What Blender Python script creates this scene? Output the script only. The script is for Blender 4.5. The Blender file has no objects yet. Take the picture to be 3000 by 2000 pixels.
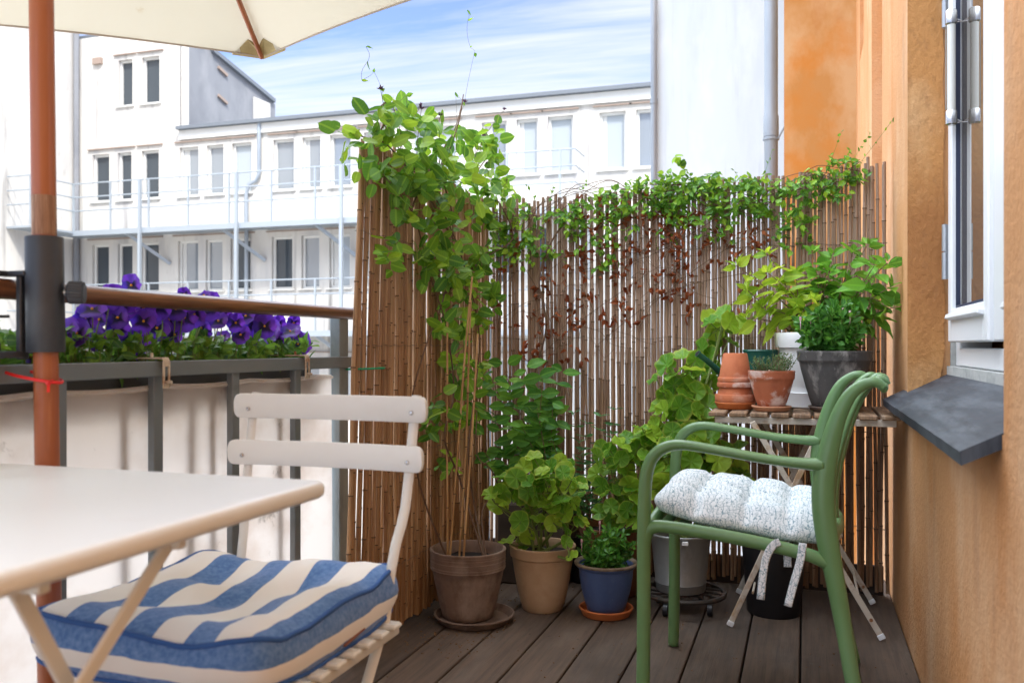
import bpy, math, random
from math import sin, cos, pi, radians, sqrt, atan2, tan
from mathutils import Vector as V, Matrix, noise as mnoise

random.seed(7)
R = random.random
def U(a, b): return random.uniform(a, b)
C = bpy.context.scene.collection
SC = bpy.context.scene

# ------------------------------------------------------------------ camera, world, sun, exposure
H = 0.95                                   # eye height above the deck
YAW = math.atan(857/2600)                  # deck boards run along +Y, camera turned left of them
cs, sn = cos(YAW), sin(YAW)
cd = bpy.data.cameras.new('camera'); cam = bpy.data.objects.new('camera', cd); C.objects.link(cam)
cam.location = (0, 0, H); cam.rotation_euler = (pi/2, 0, YAW)
cd.sensor_width = 36; cd.lens = 31.2; cd.shift_y = 0.0040
cd.clip_start = 0.02; cd.clip_end = 600
cd.dof.use_dof = True; cd.dof.focus_distance = 3.2; cd.dof.aperture_fstop = 5.0
SC.camera = cam
SUN_EL, SUN_AZ = radians(50), radians(140)  # azimuth clockwise from +Y
w = bpy.data.worlds.new('World'); SC.world = w; w.use_nodes = True
wn, wl = w.node_tree.nodes, w.node_tree.links
wn.clear()
wo = wn.new('ShaderNodeOutputWorld'); bg = wn.new('ShaderNodeBackground')
sky = wn.new('ShaderNodeTexSky'); sky.sky_type = 'NISHITA'; sky.sun_disc = False
sky.sun_elevation = SUN_EL; sky.sun_rotation = SUN_AZ; sky.air_density = 1.0; sky.dust_density = 0.0; sky.ozone_density = 4.0
tc = wn.new('ShaderNodeTexCoord'); sp = wn.new('ShaderNodeSeparateXYZ'); wl.new(tc.outputs['Generated'], sp.inputs[0])
zz = wn.new('ShaderNodeMath'); zz.operation = 'MAXIMUM'; zz.inputs[1].default_value = 0.06; wl.new(sp.outputs[2], zz.inputs[0])
dx = wn.new('ShaderNodeMath'); dx.operation = 'DIVIDE'; wl.new(sp.outputs[0], dx.inputs[0]); wl.new(zz.outputs[0], dx.inputs[1])
dy = wn.new('ShaderNodeMath'); dy.operation = 'DIVIDE'; wl.new(sp.outputs[1], dy.inputs[0]); wl.new(zz.outputs[0], dy.inputs[1])
cb = wn.new('ShaderNodeCombineXYZ'); wl.new(dx.outputs[0], cb.inputs[0]); wl.new(dy.outputs[0], cb.inputs[1])
mp = wn.new('ShaderNodeMapping'); mp.inputs['Scale'].default_value = (0.32, 1.75, 1); mp.inputs['Rotation'].default_value = (0, 0, -0.1)
wl.new(cb.outputs[0], mp.inputs[0])
nz = wn.new('ShaderNodeTexNoise'); nz.inputs['Scale'].default_value = 1.3; nz.inputs['Detail'].default_value = 9; nz.inputs['Roughness'].default_value = 0.62; nz.inputs['Distortion'].default_value = 0.5
wl.new(mp.outputs[0], nz.inputs['Vector'])
cr = wn.new('ShaderNodeValToRGB'); cr.color_ramp.elements[0].position = 0.36; cr.color_ramp.elements[1].position = 0.66
cr.color_ramp.elements[0].color = (.04, .04, .04, 1)
wl.new(nz.outputs[0], cr.inputs[0])
mx = wn.new('ShaderNodeMix'); mx.data_type = 'RGBA'; wl.new(cr.outputs[0], mx.inputs[0])
tn = wn.new('ShaderNodeMix'); tn.data_type = 'RGBA'; tn.blend_type = 'MULTIPLY'; tn.inputs[0].default_value = 1; tn.inputs[7].default_value = (.92, .84, 1.0, 1)
wl.new(sky.outputs[0], tn.inputs[6]); wl.new(tn.outputs[2], mx.inputs[6]); mx.inputs[7].default_value = (3.7, 3.85, 4.1, 1)
# bright overhead cloud, out of view, added to fill the balcony; thin wisps lower
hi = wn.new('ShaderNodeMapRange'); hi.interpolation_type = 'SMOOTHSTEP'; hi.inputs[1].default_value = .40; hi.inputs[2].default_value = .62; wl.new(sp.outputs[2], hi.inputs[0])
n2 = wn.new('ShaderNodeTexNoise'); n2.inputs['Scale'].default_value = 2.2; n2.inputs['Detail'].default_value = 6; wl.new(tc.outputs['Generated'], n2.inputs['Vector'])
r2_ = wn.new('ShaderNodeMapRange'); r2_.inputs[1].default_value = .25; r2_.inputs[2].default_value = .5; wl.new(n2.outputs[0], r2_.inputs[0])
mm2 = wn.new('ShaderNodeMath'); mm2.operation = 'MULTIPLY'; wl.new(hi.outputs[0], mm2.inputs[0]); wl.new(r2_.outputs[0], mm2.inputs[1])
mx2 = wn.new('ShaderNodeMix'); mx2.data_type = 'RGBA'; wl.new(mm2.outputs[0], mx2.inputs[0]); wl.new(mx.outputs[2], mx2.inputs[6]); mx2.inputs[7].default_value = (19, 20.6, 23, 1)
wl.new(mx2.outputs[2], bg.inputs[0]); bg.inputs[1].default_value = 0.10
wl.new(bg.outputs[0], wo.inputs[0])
sl = bpy.data.lights.new('sun', 'SUN'); sl.energy = 2.0; sl.angle = radians(6); sl.color = (1, .955, .88)
so = bpy.data.objects.new('sun', sl); C.objects.link(so)
sd = V((sin(SUN_AZ)*cos(SUN_EL), cos(SUN_AZ)*cos(SUN_EL), sin(SUN_EL)))
so.rotation_euler = sd.to_track_quat('Z', 'Y').to_euler(); so.location = (4, -6, 12)
SC.view_settings.view_transform = 'Standard'; SC.view_settings.look = 'None'
SC.view_settings.exposure = 1.50; SC.view_settings.gamma = 1

# ------------------------------------------------------------------ photo point -> real point on a real plane
def ray(px, py):
    u = (px-1500)/2600; v = -(py-1012)/2600
    return V((u*cs-sn, u*sn+cs, v))
def PY(px, py, Y): d = ray(px, py); return V((0, 0, H))+d*(Y/d.y)
def PX(px, py, X): d = ray(px, py); return V((0, 0, H))+d*(X/d.x)
def PZ(px, py, z): d = ray(px, py); return V((0, 0, H))+d*((z-H)/d.z)

# ------------------------------------------------------------------ mesh builder
class MB:
    def __init__(s): s.v = []; s.f = []; s.mi = []; s.uv = []
    def add(s, vs, fs, mi=0, uvs=None):
        o = len(s.v); s.v += [V(p) for p in vs]
        s.uv += (uvs if uvs else [(0, 0)]*len(vs))
        for f in fs: s.f.append(tuple(i+o for i in f)); s.mi.append(mi)
    def box(s, c, sz, rz=0, mi=0, M3=None):
        x, y, z = sz[0]/2, sz[1]/2, sz[2]/2
        vs = [V((a*x, b*y, d*z)) for a in (-1, 1) for b in (-1, 1) for d in (-1, 1)]
        m = M3 if M3 else Matrix.Rotation(rz, 3, 'Z')
        s.add([m@p+V(c) for p in vs], [(0, 1, 3, 2), (4, 6, 7, 5), (0, 4, 5, 1), (2, 3, 7, 6), (0, 2, 6, 4), (1, 5, 7, 3)], mi)
    def rbox(s, c, sz, b=.003, rz=0, mi=0, M3=None):      # box with chamfered edges
        x, y, z = sz[0]/2, sz[1]/2, sz[2]/2; b = min(b, x*.6, y*.6, z*.6)
        m = M3 if M3 else Matrix.Rotation(rz, 3, 'Z')
        rings = []
        for zz_, ins in ((-z, b), (-z+b, 0), (z-b, 0), (z, b)):
            X, Y = x-ins, y-ins
            rings.append([V(q) for q in ((X-b*(ins == 0)*1, -Y, zz_), (X, -Y+b, zz_), (X, Y-b, zz_), (X-b, Y, zz_), (-X+b, Y, zz_), (-X, Y-b, zz_), (-X, -Y+b, zz_), (-X+b, -Y, zz_))])
        vs = [m@p+V(c) for r in rings for p in r]
        fs = [(r*8+i, r*8+(i+1) % 8, r*8+8+(i+1) % 8, r*8+8+i) for r in range(3) for i in range(8)]
        fs += [tuple(range(7, -1, -1)), tuple(range(24, 32))]
        s.add(vs, fs, mi)
    def bar(s, a, b, w, t, up=(0, 0, 1), mi=0, bev=.002):   # flat bar from a to b: width w (across up), thickness t
        a, b = V(a), V(b); d = b-a; L = d.length; d.normalize(); up = V(up)
        sx = d.cross(up); sx = sx.normalized() if sx.length > 1e-5 else V((1, 0, 0)); u = sx.cross(d)
        s.rbox((a+b)/2, (w, t, L), bev, M3=Matrix((sx, u, d)).transposed(), mi=mi)
    def tube(s, pts, rad, n=8, caps=True, mi=0, flat=1.0, ref=None, closed=False):
        pts = [V(p) for p in pts]; k = len(pts)
        if not hasattr(rad, '__len__'): rad = [rad]*k
        prev = None; vs = []; uvs = []; ln = 0
        for i, p in enumerate(pts):
            if closed: t = pts[(i+1) % k]-pts[i-1]
            else: t = (pts[min(i+1, k-1)]-pts[max(i-1, 0)])
            t = t.normalized() if t.length > 1e-9 else V((0, 0, 1))
            if prev is None:
                r = V(ref) if ref else (V((0, 0, 1)) if abs(t.z) < .9 else V((1, 0, 0)))
            else: r = prev
            a = r-t*r.dot(t); a = a.normalized() if a.length > 1e-6 else t.orthogonal().normalized()
            b = t.cross(a); prev = a
            if i: ln += (pts[i]-pts[i-1]).length
            rr = rad[i]; ra, rb = rr if hasattr(rr, '__len__') else (rr, rr*flat)
            for j in range(n):
                an = 2*pi*j/n; vs.append(p+a*cos(an)*ra+b*sin(an)*rb); uvs.append((j/n, ln))
        m = k if closed else k-1
        fs = [(i*n+j, i*n+(j+1) % n, ((i+1) % k)*n+(j+1) % n, ((i+1) % k)*n+j) for i in range(m) for j in range(n)]
        if caps and not closed: fs += [tuple(range(n-1, -1, -1)), tuple((k-1)*n+j for j in range(n))]
        s.add(vs, fs, mi, uvs)
    def lathe(s, c, prof, n=32, mi=0, wob=0, caps=False):
        c = V(c); vs = []; uvs = []
        for k_, (r, z) in enumerate(prof):
            for j in range(n):
                a = 2*pi*j/n; q = r*(1+wob*mnoise.noise(V((cos(a), sin(a), z*12+c.x*9))))
                vs.append(c+V((q*cos(a), q*sin(a), z))); uvs.append((j/n, z))
        k = len(prof)
        fs = [(i*n+j, i*n+(j+1) % n, (i+1)*n+(j+1) % n, (i+1)*n+j) for i in range(k-1) for j in range(n)]
        if caps: fs += [tuple(range(n-1, -1, -1)), tuple((k-1)*n+j for j in range(n))]
        s.add(vs, fs, mi, uvs)
    def prism(s, poly, ext, mi=0):     # closed polygon (list of points) extruded by vector
        n = len(poly); e = V(ext); vs = [V(p) for p in poly]+[V(p)+e for p in poly]
        s.add(vs, [tuple(range(n)), tuple(range(2*n-1, n-1, -1))]+[(i, i+n, (i+1) % n+n, (i+1) % n) for i in range(n)], mi)
    def build(s, name, mats, parent=None, smooth=False, org=None, fix=True):
        me = bpy.data.meshes.new(name)
        off = V(org) if org else V((0, 0, 0))
        q = parent
        if parent is not None:
            off = V((0, 0, 0))
            while q is not None: off += q.location; q = q.parent
        me.from_pydata([tuple(p-off) for p in s.v], [], s.f)
        if not isinstance(mats, (list, tuple)): mats = [mats]
        for m in mats: me.materials.append(m)
        me.polygons.foreach_set('material_index', s.mi)
        uvl = me.uv_layers.new(name='UVMap')
        buf = []
        for l in me.loops: buf += s.uv[l.vertex_index]
        uvl.data.foreach_set('uv', buf)
        if fix:
            import bmesh
            bm = bmesh.new(); bm.from_mesh(me); bmesh.ops.recalc_face_normals(bm, faces=bm.faces); bm.to_mesh(me); bm.free()
        if smooth:
            me.polygons.foreach_set('use_smooth', [True]*len(me.polygons))
            if smooth != 'all':
                try: me.set_sharp_from_angle(angle=radians(smooth if smooth is not True else 40))
                except Exception: pass
        me.update()
        o = bpy.data.objects.new(name, me); C.objects.link(o)
        if parent is not None: o.parent = parent
        elif org: o.location = org
        return o

def tag(o, label=None, cat=None, group=None, kind=None):
    if label: o['label'] = label
    if cat: o['category'] = cat
    if group: o['group'] = group
    if kind: o['kind'] = kind
    return o
def thing(name, loc, label, cat, group=None):
    o = bpy.data.objects.new(name, None); C.objects.link(o); o.location = loc; o.empty_display_size = .05
    return tag(o, label, cat, group)
def copytree(root, loc, label, group=None):
    r = root.copy(); C.objects.link(r); r.location = loc; r['label'] = label
    if group: r['group'] = group
    for ch in [x for x in bpy.data.objects if x.parent == root]:
        c = ch.copy(); C.objects.link(c); c.parent = r
        for g in [x for x in bpy.data.objects if x.parent == ch]:
            d = g.copy(); C.objects.link(d); d.parent = c
    return r

# ------------------------------------------------------------------ materials
def newmat(name):
    m = bpy.data.materials.new(name); m.use_nodes = True; nt = m.node_tree
    return m, nt.nodes, nt.links, nt.nodes['Principled BSDF']
def c4(c): return (c[0], c[1], c[2], 1)
def mixn(N, L, fac, a, b, mode='MIX'):
    m = N.new('ShaderNodeMix'); m.data_type = 'RGBA'; m.blend_type = mode
    for i, x in ((0, fac), (6, a), (7, b)):
        if hasattr(x, 'links') or hasattr(x, 'is_linked'): L.new(x, m.inputs[i])
        elif i: m.inputs[i].default_value = c4(x)
        else: m.inputs[i].default_value = x
    return m.outputs[2]
def ramp(N, L, src, p0, p1, inv=False):
    r = N.new('ShaderNodeMapRange'); r.inputs[1].default_value = p0; r.inputs[2].default_value = p1
    r.inputs[3].default_value = 1 if inv else 0; r.inputs[4].default_value = 0 if inv else 1
    L.new(src, r.inputs[0]); return r.outputs[0]
def tnoise(N, L, scale, stretch=(1, 1, 1), detail=5, rough=.55, dist=0, coord='Object', rot=(0, 0, 0)):
    t = N.new('ShaderNodeTexCoord'); mp_ = N.new('ShaderNodeMapping'); mp_.inputs['Scale'].default_value = stretch
    mp_.inputs['Rotation'].default_value = rot
    L.new(t.outputs[coord], mp_.inputs[0])
    n_ = N.new('ShaderNodeTexNoise'); n_.inputs['Scale'].default_value = scale; n_.inputs['Detail'].default_value = detail
    n_.inputs['Roughness'].default_value = rough; n_.inputs['Distortion'].default_value = dist
    L.new(mp_.outputs[0], n_.inputs['Vector']); return n_.outputs[0]
def bumpn(N, L, bs, h, strength, dist=.01):
    b = N.new('ShaderNodeBump'); b.inputs['Strength'].default_value = strength; b.inputs['Distance'].default_value = dist
    L.new(h, b.inputs['Height']); L.new(b.outputs[0], bs.inputs['Normal'])
def island(N):
    g = N.new('ShaderNodeNewGeometry'); return g.outputs['Random Per Island']
def mat(name, base, rough=.5, metal=0, layers=(), bump=None, isl=0, spec=.5, coat=0):
    """layers: (colour, scale, stretch, lo, hi[, strength]) noise-masked stains over the base"""
    m, N, L, bs = newmat(name)
    bs.inputs['Roughness'].default_value = rough; bs.inputs['Metallic'].default_value = metal
    bs.inputs['Specular IOR Level'].default_value = spec; bs.inputs['Coat Weight'].default_value = coat
    cur = None
    for ly in layers:
        c, scl, st, lo, hi = ly[:5]; k = ly[5] if len(ly) > 5 else 1
        f = ramp(N, L, tnoise(N, L, scl, st, 6, .6), lo, hi)
        if k != 1:
            mm = N.new('ShaderNodeMath'); mm.operation = 'MULTIPLY'; mm.inputs[1].default_value = k; L.new(f, mm.inputs[0]); f = mm.outputs[0]
        cur = mixn(N, L, f, cur if cur is not None else base, c)
    if isl:
        r_ = N.new('ShaderNodeMapRange'); r_.inputs[3].default_value = 1-isl; r_.inputs[4].default_value = 1+isl; L.new(island(N), r_.inputs[0])
        hs = N.new('ShaderNodeHueSaturation'); L.new(r_.outputs[0], hs.inputs['Value'])
        if cur is not None: L.new(cur, hs.inputs['Color'])
        else: hs.inputs['Color'].default_value = c4(base)
        cur = hs.outputs[0]
    if cur is not None: L.new(cur, bs.inputs['Base Color'])
    else: bs.inputs['Base Color'].default_value = c4(base)
    if bump:
        scl, st, s_, d_ = bump
        bumpn(N, L, bs, tnoise(N, L, scl, st, 6, .6), s_, d_)
    return m
def leafmat(name, ca, cb_, cc, trans=.35, rough=.42, veins=True, radial=False, yel=None):
    m, N, L, bs = newmat(name)
    g = island(N)
    cr_ = N.new('ShaderNodeValToRGB'); e = cr_.color_ramp.elements
    e[0].color = c4(ca); e[1].color = c4(cc); x = e.new(.55); x.color = c4(cb_); L.new(g, cr_.inputs[0])
    cur = cr_.outputs[0]
    uv = N.new('ShaderNodeUVMap'); s_ = N.new('ShaderNodeSeparateXYZ'); L.new(uv.outputs[0], s_.inputs[0])
    def mth(op, a, b=None):
        q = N.new('ShaderNodeMath'); q.operation = op
        for i, z_ in enumerate((a, b)):
            if z_ is None: continue
            if hasattr(z_, 'is_linked'): L.new(z_, q.inputs[i])
            else: q.inputs[i].default_value = z_
        return q.outputs[0]
    if radial:
        ang = mth('ARCTAN2', s_.outputs[1], s_.outputs[0]); rr = mth('SQRT', mth('ADD', mth('MULTIPLY', s_.outputs[0], s_.outputs[0]), mth('MULTIPLY', s_.outputs[1], s_.outputs[1])))
        vn = mth('ABSOLUTE', mth('SINE', mth('MULTIPLY', ang, 3.5)))
        f = ramp(N, L, mth('MULTIPLY', vn, mth('ADD', rr, .2)), .0, .16, True)
        cur = mixn(N, L, mth('MULTIPLY', f, .22), cur, [min(1, q*1.9+.02) for q in cc])
        if yel:
            n1 = tnoise(N, L, 14); ed = ramp(N, L, mth('ADD', rr, mth('MULTIPLY', n1, .5)), 1.08, 1.35)
            cur = mixn(N, L, mth('MULTIPLY', ed, .8), cur, yel)
    elif veins:
        a = mth('ABSOLUTE', s_.outputs[0])
        f = ramp(N, L, a, .02, .1, True)
        sv = mth('ABSOLUTE', mth('SINE', mth('MULTIPLY', mth('SUBTRACT', s_.outputs[1], mth('MULTIPLY', a, .35)), 22)))
        f2 = ramp(N, L, sv, .0, .25, True)
        cur = mixn(N, L, mth('MULTIPLY', mth('MAXIMUM', f, mth('MULTIPLY', f2, .5)), .22), cur, [min(1, q*1.9+.02) for q in cc])
    L.new(cur, bs.inputs['Base Color']); bs.inputs['Roughness'].default_value = rough; bs.inputs['Specular IOR Level'].default_value = .35
    tr = N.new('ShaderNodeBsdfTranslucent'); hs = N.new('ShaderNodeHueSaturation'); hs.inputs['Value'].default_value = 1.5; hs.inputs['Hue'].default_value = .485
    L.new(cur, hs.inputs['Color']); L.new(hs.outputs[0], tr.inputs[0])
    ms = N.new('ShaderNodeMixShader'); ms.inputs[0].default_value = trans; L.new(bs.outputs[0], ms.inputs[1]); L.new(tr.outputs[0], ms.inputs[2])
    L.new(ms.outputs[0], N['Material Output'].inputs[0])
    bumpn(N, L, bs, tnoise(N, L, 90, (1, 1, 1), 3), .25, .004)
    return m

# ================================================================== SETTING
XW, XL, YF = .315, -1.294, 3.62          # our wall, reed screen along the railing, reed screen across the end
m_deck = mat('deck_wood', (.125, .084, .058), .75, layers=[((.060, .044, .034), 6, (9, .5, 1), .38, .66, .8), ((.17, .135, .11), 3, (3, .8, 1), .52, .74, .6), ((.04, .03, .023), 60, (3, .06, 1), .60, .74, .7), ((.03, .024, .02), 2.2, (1, 1, 1), .5, .75, .6), ((.17, .15, .13), 130, (1, 1, 1), .74, .8, .5)], bump=(14, (22, .6, 1), .6, .004), isl=.22)
m_dark = mat('dark_void', (.02, .017, .015), .9)
m_ground = mat('courtyard_paving', (.45, .44, .42), .9, layers=[((.3, .3, .29), .5, (1, 1, 1), .4, .7)])
b = MB(); b.box((0, 30, -9.1), (600, 600, .2)); tag(b.build('ground', m_ground), kind='structure')
b = MB()
xb = XW-.004
while xb > -1.50:
    x1 = xb-.157
    y0 = -1.3
    for ys in ((-1.3, 1.9+U(-.5, .5)), ):
        b.rbox(((xb+x1)/2, 1.30, -.014), (xb-x1, 5.20, .028), .003)
    xb = x1-.006
xb = XW-.004
while xb > -1.50:
    for sy in (.4, 1.0, 1.6, 2.2, 2.8, 3.4):
        for xo in (.03, .127):
            b.lathe((xb-xo, sy+.004*sin(xb*40), 0), [(.0045, .0006), (.0035, .0012), (.001, .0004)], 8, mi=1)
    xb -= .163
tag(b.build('deck', [m_deck, mat('deck_screw', (.10, .085, .07), .5, .6)]), kind='structure')
b = MB(); b.box((-.6, 1.30, -.17), (1.83, 5.18, .27)); tag(b.build('deck_underside', m_dark), kind='structure')

# ---- our orange rendered building
m_och = mat('ochre_render', (.50, .235, .075), .9, layers=[((.36, .15, .045), 2.6, (1, 1, .5), .45, .62), ((.64, .38, .18), 3.3, (1, 1, .5), .5, .68, .8), ((.28, .13, .05), 40, (1, 1, .6), .55, .75, .6)], bump=(60, (1, 1, .7), 1.0, .008))
m_och2 = mat('pale_ochre_render', (.59, .29, .115), .92, layers=[((.66, .40, .22), 2.2, (1, 1.2, .55), .46, .64, .8), ((.54, .225, .065), 3.2, (1, 1.2, .6), .50, .66, .75), ((.34, .17, .085), 4, (1.5, 1.8, .35), .58, .74, .5), ((.40, .20, .10), 70, (1, 1, 1), .60, .74, .45), ((.76, .58, .44), 110, (1, 1, 1), .68, .76, .4)], bump=(55, (1, 1, 1), .9, .006))
m_och3 = mat('deep_orange_render', (.46, .215, .060), .9, layers=[((.56, .34, .165), 2.6, (1, 1, .6), .42, .60, .9), ((.52, .185, .020), 1.6, (1, 1, .8), .5, .62, .8), ((.40, .15, .03), 5, (1, 1, .5), .6, .75, .6)], bump=(20, (1, 1, 1), .2, .005))
bld = thing('apartment_building', (XW, 1.2, -9), 'ochre rendered house wall with a recessed white window beside the balcony', 'building')
Y0, Y1 = 1.66, 3.10
b = MB(); T = .9
def seg(y0, y1, z0, z1, x0=XW): b.box(((x0+XW+T)/2, (y0+y1)/2, (z0+z1)/2), (XW+T-x0, y1-y0, z1-z0))
seg(-7, Y0, -9, 9); seg(Y0, Y1, 3.3, 9); seg(Y0, Y1, -9, .80); seg(Y1, 4.1, -9, 9); seg(4.72, 5.35, -9, 9); seg(4.1, 4.72, -9, 9, XW+.14)
seg(5.35, 5.7, -9, 2.65); seg(5.35, 5.7, 2.65, 9, XW+.1); seg(5.7, 6.1, -9, 9)
wall = b.build('wall', m_och2, bld)
# render skin of the reveal (ragged plaster edge towards the window frame)
b = MB(); zs = [.80+i*.045 for i in range(56)]
for i in range(len(zs)-1):
    def ex(z): return XW+.103+.010*mnoise.noise(V((0, 3, z*7)))+.004*mnoise.noise(V((5, 3, z*31)))-(.018*max(0, (.93-z)/.13) if z < .93 else 0)
    z0, z1 = zs[i], zs[i+1]
    a0, a1 = ex(z0), ex(z1); y = Y1-.012; yb = Y1
    b.add([(XW-.002, y, z0), (a0, y, z0), (a0, yb, z0), (XW-.002, yb, z0), (XW-.002, y, z1), (a1, y, z1), (a1, yb, z1), (XW-.002, yb, z1)],
          [(0, 1, 5, 4), (1, 2, 6, 5), (3, 0, 4, 7)]+([(0, 3, 2, 1)] if i == 0 else []))
b.build('reveal_render', m_och, bld)
b = MB(); b.box((.53, Y1-.0, 2.05), (.26, .012, 2.5)); 
m_mort = mat('grey_mortar', (.42, .42, .40), .95, layers=[((.25, .26, .25), 14, (1, 1, 1), .45, .7)], bump=(40, (1, 1, 1), .6, .006))
b = MB(); b.box((.602, 2.38, .843), (.35, 1.43, .085)); b.box((.48, Y1-.006, 2.03), (.085, .010, 2.45)); b.build('mortar', m_mort, bld)
# projecting orange bay further along
b = MB(); b.box((.093+.35, 9.1, 0), (.442+.70, 6.0, 18)); b.build('projecting_bay', m_och3, bld)
# slate sill
m_slate = mat('slate', (.030, .038, .050), .55, layers=[((.075, .088, .105), 5, (5.5, .5, 1), .45, .62, .9), ((.014, .018, .026), 9, (4, .6, 1), .52, .66, .8), ((.7, .7, .68), 60, (6, 1, 1), .74, .78, .9)], bump=(18, (3, .6, 1), .5, .004), spec=.35)
sb_ = MB(); N1 = 22
xi, zi, xo, zo = .445, .868, .25, .770; vs = []
for i in range(N1+1):
    t = i/N1; y = 1.672+t*(3.23-1.672)
    jo = .003*mnoise.noise(V((t*24, 0, 0))); jz = .0015*mnoise.noise(V((t*13, 4, 0)))
    vs += [(xi, y, zi), (xo+jo, y, zo+jz), (xo+jo+.003, y, zo-.024+jz), (xi, y, zi-.03)]
fs = [(i*4+j, i*4+(j+1) % 4, i*4+4+(j+1) % 4, i*4+4+j) for i in range(N1) for j in range(4)]+[(3, 2, 1, 0), (N1*4, N1*4+1, N1*4+2, N1*4+3)]
sb_.add(vs, fs); o = sb_.build('window_sill', m_slate, bld); o['label'] = 'sloping dark slate slab under the white window'
# window: outer frame, two casements
m_wht = mat('white_window_paint', (.80, .82, .84), .35, layers=[((.66, .68, .70), 6, (1, 1, .3), .55, .8, .5)])
m_gask = mat('navy_seal', (.02, .03, .07), .5)
m_steel = mat('hinge_steel', (.45, .48, .52), .35, .7)
m_glassdark, N, L, bs = newmat('window_glass'); bs.inputs['Base Color'].default_value = (.03, .035, .04, 1); bs.inputs['Roughness'].default_value = .015; bs.inputs['IOR'].default_value = 2.6; bs.inputs['Base Color'].default_value = (.10, .085, .07, 1)
XG = .463
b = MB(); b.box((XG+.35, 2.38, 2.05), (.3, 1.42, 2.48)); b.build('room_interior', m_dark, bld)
b = MB()
b.rbox((XG+.035, 3.055, 2.06), (.09, .07, 2.35), .003); b.rbox((XG+.035, 1.71, 2.06), (.09, .07, 2.35), .003)
b.rbox((XG+.035, 2.3825, .915), (.094, 1.275, .055), .003); b.rbox((XG+.035, 2.3825, 3.2), (.09, 1.275, .07), .003)
b.rbox((XG+.03, 2.36, 2.06), (.075, .06, 2.22), .003)
wf = b.build('window_frame', m_wht, bld)
def casement(y0, y1, s=.058):
    b = MB(); x = XG-.018
    b.rbox((x, y0+s/2, 2.07), (.05, s, 2.22), .004); b.rbox((x, y1-s/2, 2.07), (.05, s, 2.22), .004)
    b.rbox((x, (y0+y1)/2, 1.01), (.05, y1-y0-2*s, .1), .004); b.rbox((x, (y0+y1)/2, 3.14), (.05, y1-y0-2*s, .08), .004)
    b.rbox((x-.03, (y0+y1)/2, 1.035), (.022, y1-y0-2*s+.02, .016), .003, M3=Matrix.Rotation(.25, 3, 'Y'))
    c = b.build('casement', m_wht, bld)
    b = MB(); g = .004
    b.box((x-.006, y0+s+g/2, 2.08), (.012, g, 2.04)); b.box((x-.006, y1-s-g/2, 2.08), (.012, g, 2.04)); b.box((x-.006, (y0+y1)/2, 1.065), (.012, y1-y0-2*s-2*g, .01))
    b.build('glazing_seal', m_gask, c)
    b = MB(); b.box((x+.006, (y0+y1)/2, 2.08), (.006, y1-y0-2*s-2*g, 2.03)); b.build('glass_pane', m_glassdark, c)
casement(2.395, 3.018); casement(1.747, 2.325, .17)
for z in (1.24, 2.02, 2.72):
    b = MB(); b.tube([(XG-.050, 3.034, z-.085), (XG-.050, 3.034, z-.002)], .0085, 12); b.tube([(XG-.050, 3.034, z+.002), (XG-.050, 3.034, z+.085)], .0085, 12)
    b.box((XG-.044, 3.045, z), (.014, .03, .165)); b.build('hinge', m_steel, bld, smooth=True)
# glass tube thermometer hung on the window
th = thing('window_thermometer', (XG-.075, 2.93, 1.62), 'glass tube outdoor thermometer with metal end caps fixed to the white window', 'thermometer')
m_chr = mat('bright_metal', (.6, .6, .6), .22, 1)
m_tube = mat('milky_glass_tube', (.78, .79, .74), .08, spec=.8)
tx, ty = PY(2787, 380, 2.93).x, 2.93
b = MB(); b.tube([(tx, ty, 1.645), (tx, ty, 1.92)], .0122, 16); b.build('glass_tube', m_tube, th, smooth=True)
for z in (1.625, 1.925):
    b = MB(); b.tube([(tx, ty, z-.018), (tx, ty, z-.014), (tx, ty, z+.022), (tx, ty, z+.026)], [.012, .0165, .0165, .014], 16); b.build('end_cap', m_chr, th, smooth=True)
    b = MB(); b.tube([(tx+.012, ty, z), (tx+.035, ty, z-.01), (XG-.04, ty+.002, z-.01)], .0025, 6); b.build('bracket', m_chr, th)
b = MB(); b.box((tx-.0148, ty, 1.78), (.0015, .008, .25)); b.build('scale', mat('scale_print', (.25, .26, .25), .5), th)

# ---- big white neighbouring wall with its two downpipes
m_wh2 = mat('white_render', (.56, .635, .70), .9, layers=[((.40, .46, .53), 1.1, (1, 1, .2), .46, .70, .8), ((.66, .72, .77), 1.9, (1, 1, .5), .5, .7, .6), ((.42, .47, .53), 6, (1.6, 1, .12), .58, .76, .5)], bump=(3, (1, 1, 1), .1, .02))
nb = thing('neighbouring_house', (-.6, 12, -9), 'tall blank pale grey rendered house wall with a grey downpipe at its left corner', 'building')
pl = PY(1921, 400, 12).x
b = MB(); b.box(((pl+.3)/2, 15, 1), (.3-pl, 6, 20)); b.build('wall', m_wh2, nb)
m_zinc = mat('grey_zinc_pipe', (.30, .335, .375), .5, .2, layers=[((.22, .25, .29), 2, (1, 1, .4), .4, .7)])
b = MB(); px_ = pl-.015; b.tube([(px_, 11.94, -9), (px_, 11.94, 11)], .043, 14)
for z in (-2, 1.0, 2.85, 4.2): b.tube([(px_, 11.94, z), (px_, 11.94, z+.06)], .052, 14)
b.build('downpipe', m_zinc, nb, smooth=True)
dp = PY(2259, 300, 7.0)
rp = thing('rainwater_pipe', (dp.x, 7, -9), 'thick grey zinc rainwater pipe between the pale wall and the orange wall', 'downpipe')
b = MB(); x, y = dp.x, 7.0; r0 = .050
b.tube([(x, y, -9), (x, y, 2.52), (x, y, 2.55)], [r0, r0, r0+.006], 18); b.tube([(x, y, 2.53), (x, y, 2.68), (x, y, 2.70), (x, y, 9)], [r0+.006, r0+.006, r0, r0-.001], 18)
b.build('pipe', m_zinc, rp, smooth=True)
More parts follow.
